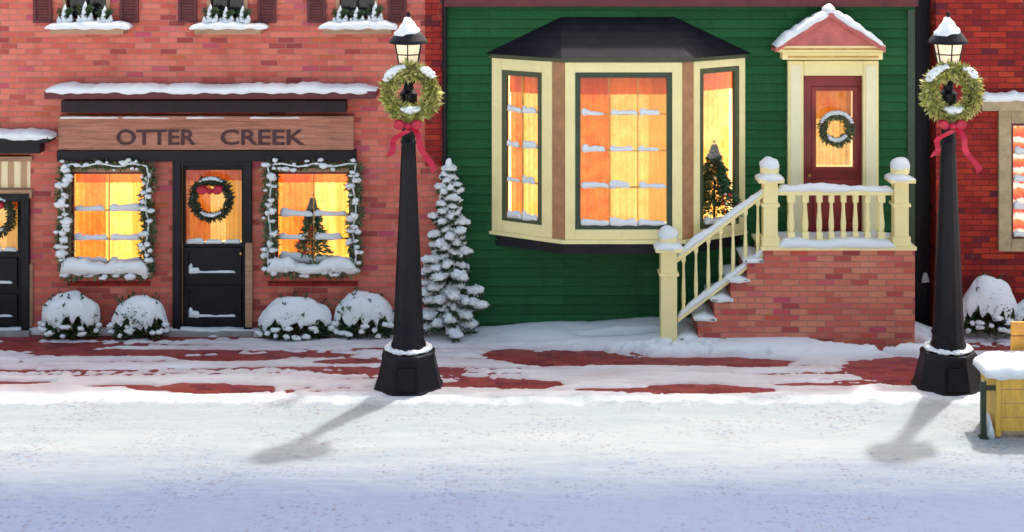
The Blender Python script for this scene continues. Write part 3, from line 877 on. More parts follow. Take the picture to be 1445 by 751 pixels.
# ------------------------------------------------------------------ decorated trees behind glass
def indoor_tree(c, h, r, label, n=1500):
    root = empty('christmas_tree', c)
    f, b, s_ = MB(), MB(), MB()
    for _ in range(n):
        t = rnd.random() ** 0.75
        tier = (t * 5) % 1
        rr = r * (1 - t) * (1.1 - 0.45 * tier) * math.sqrt(rnd.random())
        a = rnd.uniform(0, 6.283)
        d = Vector((math.cos(a), math.sin(a), rnd.uniform(-0.6, 0.25)))
        f.leaf((c[0] + rr * math.cos(a), c[1] + rr * math.sin(a) * 0.6, c[2] + 0.08 + (h - 0.1) * t), d, 0.085 * (1.2 - 0.7 * t), 0.014)
    f.build('branches', LIT_NEEDLES, root, fix=False)
    for i in range(22):
        t = rnd.random() ** 1.2 * 0.9; a = rnd.uniform(3.3, 6.1); rr = r * (1 - t) * 0.95
        b = MB(); b.ball((c[0] + rr * math.cos(a), c[1] + rr * math.sin(a) * 0.62, c[2] + 0.1 + (h - 0.1) * t), 0.02, 0.02, 0.02, i, 0, 1, 8, 6)
        b.build('bauble', (BAUBLE, GOLD, PALE)[i % 3], root, smooth=True)
    MB().tube([(c[0], c[1], c[2] - 0.02), (c[0], c[1], c[2] + h * 0.9)], [0.02, 0.006], 6).build('trunk', BARK, root)
    mb = MB()
    for k in range(5):                                       # star
        a = math.pi / 2 + k * 2 * math.pi / 5
        mb.face([(c[0], c[1] - 0.02, c[2] + h + 0.02), (c[0] + 0.016 * math.cos(a - 0.63), c[1], c[2] + h + 0.02 + 0.016 * math.sin(a - 0.63)), (c[0] + 0.045 * math.cos(a), c[1], c[2] + h + 0.02 + 0.045 * math.sin(a)), (c[0] + 0.016 * math.cos(a + 0.63), c[1], c[2] + h + 0.02 + 0.016 * math.sin(a + 0.63))])
    mb.build('star', BRASS, root, fix=False)
    tag(root, label, 'christmas tree', 'christmas trees behind window glass')
indoor_tree((X(441, 0.08), 0.085, Z(372, 0.08)), 0.86, 0.24, 'little decorated tree standing inside the brick shop show window', 1500)

# ------------------------------------------------------------------ green clapboard house
house = tag(empty('green_house', (X(960), 0.1, 0)), 'dark green clapboard house with cream bay window and red front door', 'house')
gl, gr, gt = X(627), X(1290), 4.29
YB = -0.55
bay_hole = (X(704), X(1041), Z(330), Z(92))
dr_hole = (X(1130), X(1221), 1.27, Z(104))
mb = MB(); wall_sheet(mb, gl, gr, -0.1, gt, [bay_hole, dr_hole], 0.0, 0.15, rows=0.118); shell(mb, gl, gr, 4.5, -0.1, gt)
mb.build('wall', GREEN, house, fix=False)
MB().box(gl - 0.0, gr + 0.02, -0.13, -0.024, 4.195, 4.30).build('eave', MAROON, house, bevel=0.01)
rf = MB(); rf.face([(gl, -0.14, 4.304), (gr, -0.14, 4.304), (gr, 4.5, 4.34), (gl, 4.5, 4.34)]); rf.build('roof', SLATE, house, fix=False)
MB().pbox(1281, 1291, 14, 470, -0.035, 0.0).build('corner_board', DGREEN, house)

zb, ztp = Z(338, YB), Z(88, YB)
A = Vector((X(693), 0.0, 0)); B = Vector((X(794, YB), YB, 0)); C_ = Vector((X(966, YB), YB, 0)); D_ = Vector((X(1052), 0.0, 0))
def panel(p, q, cw, sash, cols, rows, seed, drapes, left, gap, rowv=None):
    u = (q - p).normalized(); n = Vector((u.y, -u.x, 0))
    fr = frame_of((p.x, p.y, zb), u, n)
    return lit_window(house, fr, (q - p).length, ztp - zb, cw, 0.068, sash, cols, rows, drapes, CREAM, 0.05, seed, 0.0, 'bay_window', 0.22, left, depth=0.02), fr
H_ = ztp - zb
panel(A + (B - A) * 0.02, A + (B - A) * 0.86, 0.145, OLIVE, 2, 4, 51, True, 0.35, 0)
panel(B + Vector((0.03, 0, 0)), C_ - Vector((0.03, 0, 0)), 0.125, DGREEN, 3, 4, 57, True, 0.36, 0)
rw, rfr = panel(C_ + (D_ - C_) * 0.14, C_ + (D_ - C_) * 0.98, 0.095, OLIVE, 1, 1, 63, False, 0.3, 0)
L_ = (D_ - C_).length
drape(rfr, 0.05, 0.98 * L_ , 0.1, H_ - 0.1, -0.46, 'curtain', G_YELL, rw, seed=4)
drape(rfr, 0.05, 0.4 * L_, 0.1, H_ - 0.1, -0.43, 'curtain', G_ORANGE, rw, 0.016, 0.07, seed=6)
drape(rfr, 0.1, 0.9 * L_, H_ - 0.42, H_ - 0.1, -0.26, 'valance', G_RED, rw, 0.016, 0.09, seed=6)
# corner mullions, brown painting in the corner shade, and the trim under and over the bay
mb = MB()
for (p, q, t0, t1) in ((A, B, 0.855, 1.03), (C_, D_, -0.03, 0.145)):
    u = (q - p).normalized(); n = Vector((u.y, -u.x, 0)); fr = frame_of((p.x, p.y, zb), u, n); L = (q - p).length
    mb.fbox(fr, L * t0, L * t1, 0.0, H_, -0.05, 0.004)
mb.build('corner_mullion', paint('mullion_shade_brown', (0.42, 0.20, 0.09), 0.5, 0.25), house, bevel=0.004)
def bay_slab(off, z0, z1):
    mb = MB()
    P = [Vector((A.x - off, 0.0, 0)), Vector((B.x - off * 0.4, YB - off, 0)), Vector((C_.x + off * 0.4, YB - off, 0)), Vector((D_.x + off, 0.0, 0))]
    lo = [(p.x, p.y, z0) for p in P]; hi = [(p.x, p.y, z1) for p in P]
    mb.face(lo[::-1]); mb.face(hi)
    for i in range(4): mb.face((lo[i], lo[(i + 1) % 4], hi[(i + 1) % 4], hi[i]))
    return mb
bay_slab(0.035, zb - 0.05, zb - 0.002).build('bay_sill', CREAM, house, bevel=0.006)
bay_slab(-0.04, zb - 0.19, zb - 0.053).build('bay_base', BLACK, house, bevel=0.006)
bay_slab(0.03, ztp + 0.002, ztp + 0.05).build('bay_cornice', OLIVE, house, bevel=0.005)
mb = MB()
o_ = 0.075
a_, b_, c_, d_ = Vector((A.x - o_, 0, ztp + 0.053)), Vector((B.x - 0.02, YB - o_, ztp + 0.053)), Vector((C_.x + 0.02, YB - o_, ztp + 0.053)), Vector((D_.x + o_, 0, ztp + 0.053))
t1_, t2_ = Vector((X(792), -0.026, Z(24))), Vector((X(952), -0.026, Z(24)))
a_.y = d_.y = -0.026
mb.face((a_, b_, t1_)); mb.face((b_, c_, t2_, t1_)); mb.face((c_, d_, t2_)); mb.face((a_, d_, c_, b_))
mb.build('bay_roof', SLATE, house, fix=True)
# lit room inside the bay
mb = MB(); bx0, bx1, bz0, bz1 = bay_hole[0] + 0.01, bay_hole[1] - 0.01, zb + 0.01, ztp - 0.01
yb_ = 0.7
mb.face([(bx0, yb_, bz0), (bx1, yb_, bz0), (bx1, yb_, bz1), (bx0, yb_, bz1)])
mb.face([(bx0, 0.02, bz0), (bx0, yb_, bz0), (bx0, yb_, bz1), (bx0, 0.02, bz1)]); mb.face([(bx1, 0.02, bz0), (bx1, yb_, bz0), (bx1, yb_, bz1), (bx1, 0.02, bz1)])
mb.face([(bx0, 0.02, bz0), (bx1, 0.02, bz0), (bx1, yb_, bz0), (bx0, yb_, bz0)])
mb.build('lit_room', G_WALL, house, fix=False)
tp = rfr(0.36 * L_ + 0.02, 0, -0.17)
indoor_tree((X(1008, tp.y), tp.y, zb + 0.16), Z(198, tp.y) - zb - 0.2, 0.36, 'tall decorated tree inside the bay window of the green house', 3400)

# front door and hood
x0, x1 = X(1112), X(1240)
DZ = 1.27
mb = MB(); mb.pbox(1112, 1134, 86, 332, -0.09, 0.0); mb.pbox(1218, 1240, 86, 332, -0.09, 0.0); mb.pbox(1134.2, 1217.8, 86, 107, -0.085, 0.0)
df = mb.build('door_casing', CREAM, house, bevel=0.008)
mb = MB(); mb.pbox(1116, 1130, 92, 330, -0.10, -0.091); mb.pbox(1222, 1236, 92, 330, -0.10, -0.091); mb.build('pilaster_panel', PALE, df, bevel=0.004)
gy = 0.05
gx0, gx1, gz0, gz1 = X(1151, gy), X(1204, gy), Z(236, gy), Z(128, gy)
mb = MB(); wall_sheet(mb, dr_hole[0] + 0.003, dr_hole[1] - 0.003, DZ, dr_hole[3] - 0.003, [(gx0, gx1, gz0, gz1)], gy, 0.05)
f2 = frame_of((gx0 - 0.03, gy, DZ + 0.1), (1, 0, 0), (0, -1, 0)); ring(mb, f2, 0, gx1 - gx0 + 0.06, 0, 0.6, 0.05, 0.001, 0.03)
f2 = frame_of((gx0, gy, gz0), (1, 0, 0), (0, -1, 0)); ring(mb, f2, -0.05, gx1 - gx0 + 0.05, -0.05, gz1 - gz0 + 0.05, 0.05, 0.001, 0.025)
fd = mb.build('front_door', RED, house, fix=False)
MB().box(gx0, gx1, gy + 0.028, gy + 0.034, gz0, gz1).build('pane', GLASS, fd)
w, h = gx1 - gx0, gz1 - gz0
drape(f2, 0, w, 0, h, -0.14, 'curtain', G_YELL, fd, seed=71); drape(f2, 0, w, h * 0.62, h, -0.10, 'valance', G_ORANGE, fd, seed=73)
mb = MB(); mb.ball((X(1141, gy), gy - 0.045, DZ + 0.75), 0.024, 0.024, 0.024, 1, 0); mb.tube([(X(1141, gy), gy - 0.045, DZ + 0.75), (X(1141, gy), gy, DZ + 0.75)], 0.011); mb.build('handle', BRASS, fd, smooth=True)
mb = MB(); mb.face([(dr_hole[0], 0.45, DZ), (dr_hole[1], 0.45, DZ), (dr_hole[1], 0.45, dr_hole[3]), (dr_hole[0], 0.45, dr_hole[3])]); mb.build('lit_room', G_WALL, fd, fix=False)
# hood: entablature, pediment, roof with snow
yh = -0.34
hood = MB().pbox(1104, 1246, 74, 84.5, -0.20, 0.0); hood.pbox(1098, 1250, 64, 74, -0.30, 0.0)
hood = hood.build('door_hood', CREAM, house, bevel=0.008)
MB().pbox(1112, 1240, 79, 82, -0.204, -0.199).pbox(1104, 1244, 68, 71, -0.304, -0.299).build('moulding', OCHRE, hood)
ap, el, er = Vector((X(1172, yh), 0, Z(17, yh))), Vector((X(1094, yh), 0, Z(66, yh))), Vector((X(1249, yh), 0, Z(66, yh)))
mb = MB()
g0, g1 = -0.30, -0.01
tri = [(X(1108, g0), Z(65, g0)), (X(1239, g0), Z(65, g0)), (X(1172, g0), Z(24, g0))]
f_ = [(a, g0, b) for a, b in tri]; r_ = [(a, g1, b) for a, b in tri]
mb.face(f_); mb.face(r_[::-1])
for i in range(3): mb.face((f_[i], r_[i], r_[(i + 1) % 3], f_[(i + 1) % 3]))
mb.build('pediment', PINK, hood)
mb = MB(); sn = MB()
for e in (el, er):
    d = (ap - e).normalized(); nrm = Vector((-d.z, 0, d.x)) if d.x > 0 else Vector((d.z, 0, -d.x))
    t_ = 0.055
    P = [Vector((e.x, yh - 0.03, e.z)), Vector((ap.x, yh - 0.03, ap.z)), Vector((ap.x, yh - 0.03, ap.z - t_ * 1.3)), Vector((e.x, yh - 0.03, e.z - t_ * 1.3))]
    Q = [Vector((p.x, -0.03, p.z)) for p in P]
    mb.face(P); mb.face(Q[::-1])
    for i in range(4): mb.face((P[i], Q[i], Q[(i + 1) % 4], P[(i + 1) % 4]))
    sn.ridge((e.x, (yh - 0.03) / 2 - 0.02, e.z), (ap.x, (yh - 0.03) / 2 - 0.02, ap.z), (0, 1, 0), 0.19, 0.075, e.x, 0.4)
sn.ball((ap.x, -0.2, ap.z + 0.02), 0.08, 0.19, 0.07, 4, 0.3)
mb.build('hood_roof', PINK, hood); sn.build('settled_snow', SNOW, hood, smooth=True)
yw = -0.07
wreath((X(1180, yw), yw, Z(182, yw)), 0.175, 0.068, GARL, 'small snowy wreath on the red front door', 'wreaths hung on doors', 1100, 0.055, ((25, 155), (215, 325)))

# ------------------------------------------------------------------ brick porch with stair and railing
YP = -0.75
porch = tag(empty('brick_porch', (X(1130, YP), -0.4, 0)), 'brick entrance porch with snowy steps and cream balustrade', 'porch')
zl = Z(353, YP)
pl, pr = X(1078, YP), X(1291, YP)
base = MB().box(pl, pr, YP, -0.005, -0.1, zl)
sx0 = X(962, YP)
steps = 5
for i in range(steps):                                       # brick mass under each tread
    a0 = sx0 + (pl - sx0) * i / steps
    base.box(a0, sx0 + (pl - sx0) * (i + 1) / steps, YP + 0.002, -0.006, -0.1, 0.12 + (zl - 0.28) * i / (steps - 1))
base.build('brick_base', BRP, porch)
for i in range(steps):
    a0 = sx0 + (pl - sx0) * i / steps; a1 = sx0 + (pl - sx0) * (i + 1) / steps
    z_ = 0.12 + (zl - 0.28) * i / (steps - 1)
    st = MB().box(a0 - 0.035, a1 - 0.002, YP - 0.03, -0.004, z_ + 0.002, z_ + 0.035).build('step', CONC, porch, bevel=0.005)
    MB().ridge((a0 - 0.05, YP / 2 - 0.045, z_ + 0.034), (a1 + 0.03, YP / 2 - 0.045, z_ + 0.034), (0, 1, 0), -YP / 2 + 0.045, 0.075, i, 0.45).build('settled_snow', SNOW, st, smooth=True)
fl = MB().box(pl - 0.04, pr + 0.015, YP - 0.045, -0.003, zl + 0.002, zl + 0.045).build('landing', CREAM, porch, bevel=0.006)
MB().ridge((pl - 0.02, YP / 2, zl + 0.044), (pr, YP / 2, zl + 0.044), (0, 1, 0), -YP / 2 + 0.03, 0.045, 9, 0.1).build('settled_snow', SNOW, fl, smooth=True)

YR = YP + 0.09                                               # railing line
def newel(px, z0, pyt, hw, seed):
    x = X(px, YR); zt = Z(pyt, YR)
    mb = MB().box(x - hw, x + hw, YR - hw, YR + hw, z0, zt)
    mb.box(x - hw - 0.022, x + hw + 0.022, YR - hw - 0.022, YR + hw + 0.022, zt - 0.30, zt - 0.26)
    mb.box(x - hw - 0.02, x + hw + 0.02, YR - hw - 0.02, YR + hw + 0.02, z0, z0 + 0.12)
    mb.box(x - hw - 0.07, x + hw + 0.07, YR - hw - 0.07, YR + hw + 0.07, zt + 0.001, zt + 0.045)
    mb.lathe([(0.06, 0.045), (0.075, 0.07), (0.115, 0.11), (0.12, 0.15), (0.09, 0.21)], 14, (x, YR, zt))
    o = mb.build('newel_post', CREAM, porch, bevel=0.005)
    sn = MB().ridge((x - hw - 0.075, YR, zt + 0.044), (x + hw + 0.075, YR, zt + 0.044), (0, 1, 0), hw + 0.08, 0.065, seed, 0.3)
    sn.ball((x, YR, zt + 0.20), 0.125, 0.125, 0.10, seed, 0.2)
    sn.build('settled_snow', SNOW, o, smooth=True)
newel(943, 0.0, 353, 0.10, 1); newel(1086, zl + 0.046, 256, 0.088, 2); newel(1270, zl + 0.046, 256, 0.088, 3)
xa, xb = X(1086, YR) + 0.088, X(1270, YR) - 0.088
zr = Z(268, YR)
hr = MB().box(xa, xb, YR - 0.05, YR + 0.05, zr - 0.06, zr).build('handrail', CREAM, porch, bevel=0.008)
MB().ridge((xa, YR, zr), (xb, YR, zr), (0, 1, 0), 0.06, 0.06, 4, 0.35).build('settled_snow', SNOW, hr, smooth=True)
br_ = MB().box(xa, xb, YR - 0.04, YR + 0.04, zl + 0.07, zl + 0.12).build('bottom_rail', CREAM, porch, bevel=0.006)
MB().ridge((xa, YR - 0.04, zl + 0.045), (xb, YR - 0.04, zl + 0.045), (0, 1, 0), 0.10, 0.09, 5, 0.2, 0.03, 0.3).build('settled_snow', SNOW, br_, smooth=True)
def baluster(x, z0, z1, mat=CREAM, hw=0.03):
    m2 = MB().box(x - hw, x + hw, YR - hw, YR + hw, z0, z0 + 0.09); m2.box(x - hw, x + hw, YR - hw, YR + hw, z1 - 0.09, z1)
    h = z1 - z0 - 0.18
    m2.lathe([(hw * 0.75, 0), (hw * 1.0, h * 0.12), (hw * 1.05, h * 0.3), (hw * 0.7, h * 0.7), (hw * 0.6, h * 0.92), (hw * 0.85, h)], 10, (x, YR, z0 + 0.09))
    m2.build('baluster', mat, porch)
for px, hw in ((1116, 0.045), (1136, 0.04), (1156, 0.035), (1173, 0.033), (1190, 0.033), (1207, 0.033), (1224, 0.035), (1243, 0.045)):
    baluster(X(px, YR), zl + 0.12, zr - 0.06, CREAM, hw)
# sloping rails of the stair
def bar(p, q, hw, hh):
    p, q = Vector(p), Vector(q); m2 = MB(); n = len(m2.v)
    for c in (p, q):
        for (dy, dz) in ((-hw, -hh), (hw, -hh), (hw, hh), (-hw, hh)): m2.v.append((c.x, c.y + dy, c.z + dz))
    m2.f = [(0, 1, 2, 3), (7, 6, 5, 4)] + [(i, i + 4, (i + 1) % 4 + 4, (i + 1) % 4) for i in range(4)]
    return m2
ts, te = (X(955, YR), YR, Z(366, YR)), (X(1079, YR), YR, Z(272, YR))
bs, be_ = (X(956, YR), YR, Z(451, YR)), (X(1079, YR), YR, Z(356, YR))
for (s_, e_, nm, hh) in ((ts, te, 'handrail', 0.035), (bs, be_, 'bottom_rail', 0.03)):
    o = bar(s_, e_, 0.045, hh).build(nm, CREAM, porch, bevel=0.006)
    MB().ridge((s_[0], YR, s_[2] + hh), (e_[0], YR, e_[2] + hh), (0, 1, 0), 0.055, 0.06, 7 + hh * 99, 0.35).build('settled_snow', SNOW, o, smooth=True)
for i in range(7):
    t = (i + 0.55) / 7.1
    x = ts[0] + (te[0] - ts[0]) * t
    baluster(x, bs[2] + (be_[2] - bs[2]) * t, ts[2] + (te[2] - ts[2]) * t, CREAM, 0.024)

# ------------------------------------------------------------------ planks added to keep the alley gap dark, and crimson building
ga = MB()
gx = X(1288); k = 0
while gx < X(1324):
    ga.box(gx, gx + 0.062, 0.30 + 0.004 * (k % 2), 0.34, 0.0, 4.36); gx += 0.066; k += 1
root = tag(empty('alley_dark_planks', (X(1306), 0.32, 0)), 'narrow black planks added to darken the gap between green house and crimson brick wall', 'dark backing')
ga.build('added_dark_planks', BLACK, root)
mb = MB().box(X(1290), X(1322), 0.27, 0.299, 0.5, 0.6); mb.build('added_crossbar', IRON, root)
MB().ridge((X(1308), 0.27, 0.6), (X(1319), 0.27, 0.6), (0, 1, 0), 0.03, 0.08, 1, 0.3).build('settled_snow', SNOW, root, smooth=True)

crim = tag(empty('crimson_building', (X(1400), 0.1, 0)), 'crimson brick building with tan stone window surround at the picture edge', 'building')
xl2, xr2 = X(1321), X(1700)
wh = (X(1408), X(1560), Z(354), Z(156))
mb = MB(); wall_sheet(mb, xl2, xr2, -0.1, 4.36, [wh]); shell(mb, xl2, xr2, 4.5, -0.1, 4.36); mb.build('wall', BR2, crim, fix=False)
fr = frame_of((wh[0], 0, wh[2]), (1, 0, 0), (0, -1, 0))
w, h = wh[1] - wh[0], wh[3] - wh[2]
win = lit_window(crim, fr, w, h, 0.16, 0.035, MAROON, 3, 4, False, STONE, 0.05, 81, 0.45, 'window', depth=0.05)
drape(fr, 0.16, w - 0.16, 0.16, h - 0.16, -0.15, 'curtain', CANDY, win, seed=3)
li = MB().pbox(1386, 1580, 140, 157, -0.16, 0.0).build('lintel', STONE, crim, bevel=0.01)
y = -0.16
MB().ridge((X(1384, y), -0.08, Z(140, y)), (X(1585, y), -0.08, Z(140, y)), (0, 1, 0), 0.12, 0.085, 12, 0.4).build('settled_snow', SNOW, li, smooth=True)

# ------------------------------------------------------------------ shrubs under snow
def shrub(px, py_top, hwpx, Y, seed, label, flat=0.5, z0=0.05):
    x, s_ = X(px, Y), S(Y)
    r = hwpx / s_; h = Z(py_top, Y) - z0
    root = empty('snowy_shrub', (x, Y, z0))
    lf, sn, st = MB(), MB(), MB()
    rp = r * 0.86
    for _ in range(int(1900 * r / 0.4)):
        a = rnd.uniform(0, 6.283); t = rnd.random()
        zz = h * 0.80 * t
        rr = rp * math.sqrt(max(0, 1 - (t * 0.95) ** 2)) * (0.55 + 0.45 * rnd.random())
        d = (math.cos(a), math.sin(a), rnd.uniform(-0.5, 0.6))
        lf.leaf((x + rr * math.cos(a), Y + rr * flat * math.sin(a), z0 + zz), d, 0.075 * rnd.uniform(0.7, 1.3), 0.02)
    lf.build('leaves', SHRUB, root, fix=False)
    for q in range(9):
        a = q * 0.7; st.tube([(x, Y, z0 - 0.05), (x + 0.6 * r * math.cos(a), Y + 0.5 * r * flat * math.sin(a), z0 + h * 0.7)], [0.012, 0.005], 5)
    st.build('stem', BARK, root)
    # snow mantle with a ragged lower edge
    nu, nv = 64, 20
    b = len(sn.v)
    for i in range(nv + 1):
        for k in range(nu):
            a = 2 * math.pi * k / nu
            edge = 0.84 + 0.20 * noise.noise(Vector((math.cos(a) * 3.2, math.sin(a) * 3.2, seed * 2.3))) + 0.16 * noise.noise(Vector((math.cos(a) * 8, math.sin(a) * 8, seed))) 
            t = i / nv * edge * math.pi / 2
            q = 1 + 0.09 * noise.noise(Vector((math.sin(t) * math.cos(a) * 2.3, math.sin(t) * math.sin(a) * 2.3, seed * 1.3 + math.cos(t) * 2))) + 0.03 * noise.noise(Vector((math.sin(t) * math.cos(a) * 8, math.sin(t) * math.sin(a) * 8, seed)))
            e = math.sin(t) ** 0.85
            tuck = 0.92 if i == nv else 1.0
            sn.v.append((x + r * e * q * tuck * math.cos(a), Y + r * flat * e * q * tuck * math.sin(a), z0 + h * (max(math.cos(t), 0) ** 0.8) * q))
    for i in range(nv):
        for k in range(nu):
            k2 = (k + 1) % nu
            sn.f.append((b + i * nu + k, b + (i + 1) * nu + k, b + (i + 1) * nu + k2, b + i * nu + k2))
    tw = MB()
    for q in range(13):                                      # bare twigs and leaf tips poking through the snow
        a = rnd.uniform(0, 6.283); t = rnd.uniform(0.15, 1.25)
        e = Vector((r * math.sin(t) * math.cos(a), r * flat * math.sin(t) * math.sin(a), h * math.cos(t) ** 0.8))
        d = Vector((math.cos(a) * math.sin(t), math.sin(a) * math.sin(t), math.cos(t) + 0.35)).normalized()
        p0 = Vector((x, Y, z0)) + e * 0.85; p1 = p0 + d * rnd.uniform(0.08, 0.17) + Vector((rnd.uniform(-0.03, 0.03), 0, 0))
        tw.tube([p0, p1], [0.006, 0.0025], 4)
        for _ in range(5): tw.leaf(p0.lerp(p1, rnd.uniform(0.45, 1)), d + Vector((rnd.uniform(-1, 1), rnd.uniform(-1, 1), rnd.uniform(-0.5, 0.5))), 0.05, 0.013)
    tw.build('leaves', SHRUB, root, fix=False)
    # small clots caught lower down
    for q in range(14):
        a = rnd.uniform(3.3, 6.1)
        sn.ball((x + r * 0.97 * math.cos(a), Y + r * flat * 0.95 * math.sin(a), z0 + rnd.uniform(0.03, 0.3) * h), 0.05 * rnd.uniform(0.6, 1.3), 0.04, 0.03, q + seed, 0.5, 1.5, 8, 6)
    sn.build('snow', SNOW, root, smooth=True)
    tag(root, label, 'shrub', 'shrubs capped with snow')
shrub(99, 413, 43, -0.22, 1, 'snow-domed shrub beside the smaller shop entrance')
shrub(196, 419, 41, -0.22, 2, 'lower snow-domed shrub beside the hinge side of the main shop door')
shrub(418, 419, 55, -0.22, 3, 'widest snow-domed shrub under the show window with the little tree')
shrub(514, 412, 44, -0.22, 4, 'snow-domed shrub half hidden behind the lamp post at the shop corner')
shrub(1396, 391, 42, -0.24, 5, 'tall snow-covered shrub beneath the stone-framed window of the crimson building', z0=0.1)
shrub(1458, 424, 36, -0.24, 6, 'low snow-covered shrub cut by the picture edge behind the bench', z0=0.1)

# ------------------------------------------------------------------ fir tree loaded with snow
def fir(px, Y, apex, z0, rmax, label, seed):
    x = X(px, Y)
    root = empty('snowy_fir_tree', (x, Y, z0))
    H = Z(apex, Y) - z0
    nd, sn = MB(), MB()
    MB().tube([(x, Y, z0 - 0.05), (x, Y, z0 + H * 0.5), (x, Y, z0 + H * 0.97)], [0.05, 0.03, 0.006], 8).build('trunk', BARK, root)
    nbr = 130
    for i in range(nbr):
        t = (i + rnd.uniform(-0.6, 0.6)) / (nbr - 1)
        t = min(max(t, 0.0), 0.97) ** 1.12
        zc = z0 + 0.13 + (H - 0.19) * t
        R = rmax * (1 - t) ** 0.85 * (1.18 - 0.62 * ((t * 6.2) % 1.0)) + 0.03
        a = i * 2.39996 + rnd.uniform(-0.3, 0.3)
        L = R * rnd.uniform(0.62, 1.28)
        dx, dy = math.cos(a), math.sin(a) * 0.75
        pts = []
        sag = rnd.uniform(0.30, 0.62)
        for j in range(7):
            u = j / 6
            pts.append(Vector((x + dx * L * u, Y + dy * L * u, zc - sag * L * u + 0.20 * L * u * u + 0.03)))
        for j in range(6):
            for _ in range(16 if t < 0.8 else 9):
                p = pts[j].lerp(pts[j + 1], rnd.random())
                d = Vector((dx, dy, -0.35)) + Vector((rnd.uniform(-1, 1), rnd.uniform(-1, 1), rnd.uniform(-1.0, 0.3))) * 0.9
                nd.leaf(p, d, 0.10 * (1.1 - 0.45 * t), 0.010)
        for j in range(2, 7):
            u = j / 6
            if rnd.random() < 0.22: continue
            p = pts[j]
            w = (0.040 + 0.13 * L * (1.1 - abs(u - 0.6))) * rnd.uniform(0.6, 1.25)
            sn.ball((p.x + rnd.uniform(-0.015, 0.015), p.y, p.z + 0.03), w * (0.8 + 0.3 * abs(dx)), w * 0.8, (0.030 + 0.045 * L) * rnd.uniform(0.8, 1.3), i * 17 + j, 0.7, 2.2, 16, 10)
    sn.ball((x, Y, z0 + H - 0.05), 0.045, 0.045, 0.10, 3, 0.3)
    nd.build('needles', FIR, root, fix=False); sn.build('snow', SNOW, root, smooth=True)
    tag(root, label, 'tree')
fir(633, -0.24, 229, 0.04, 0.385, 'slender fir tree loaded with snow between brick shop and green house', 4)

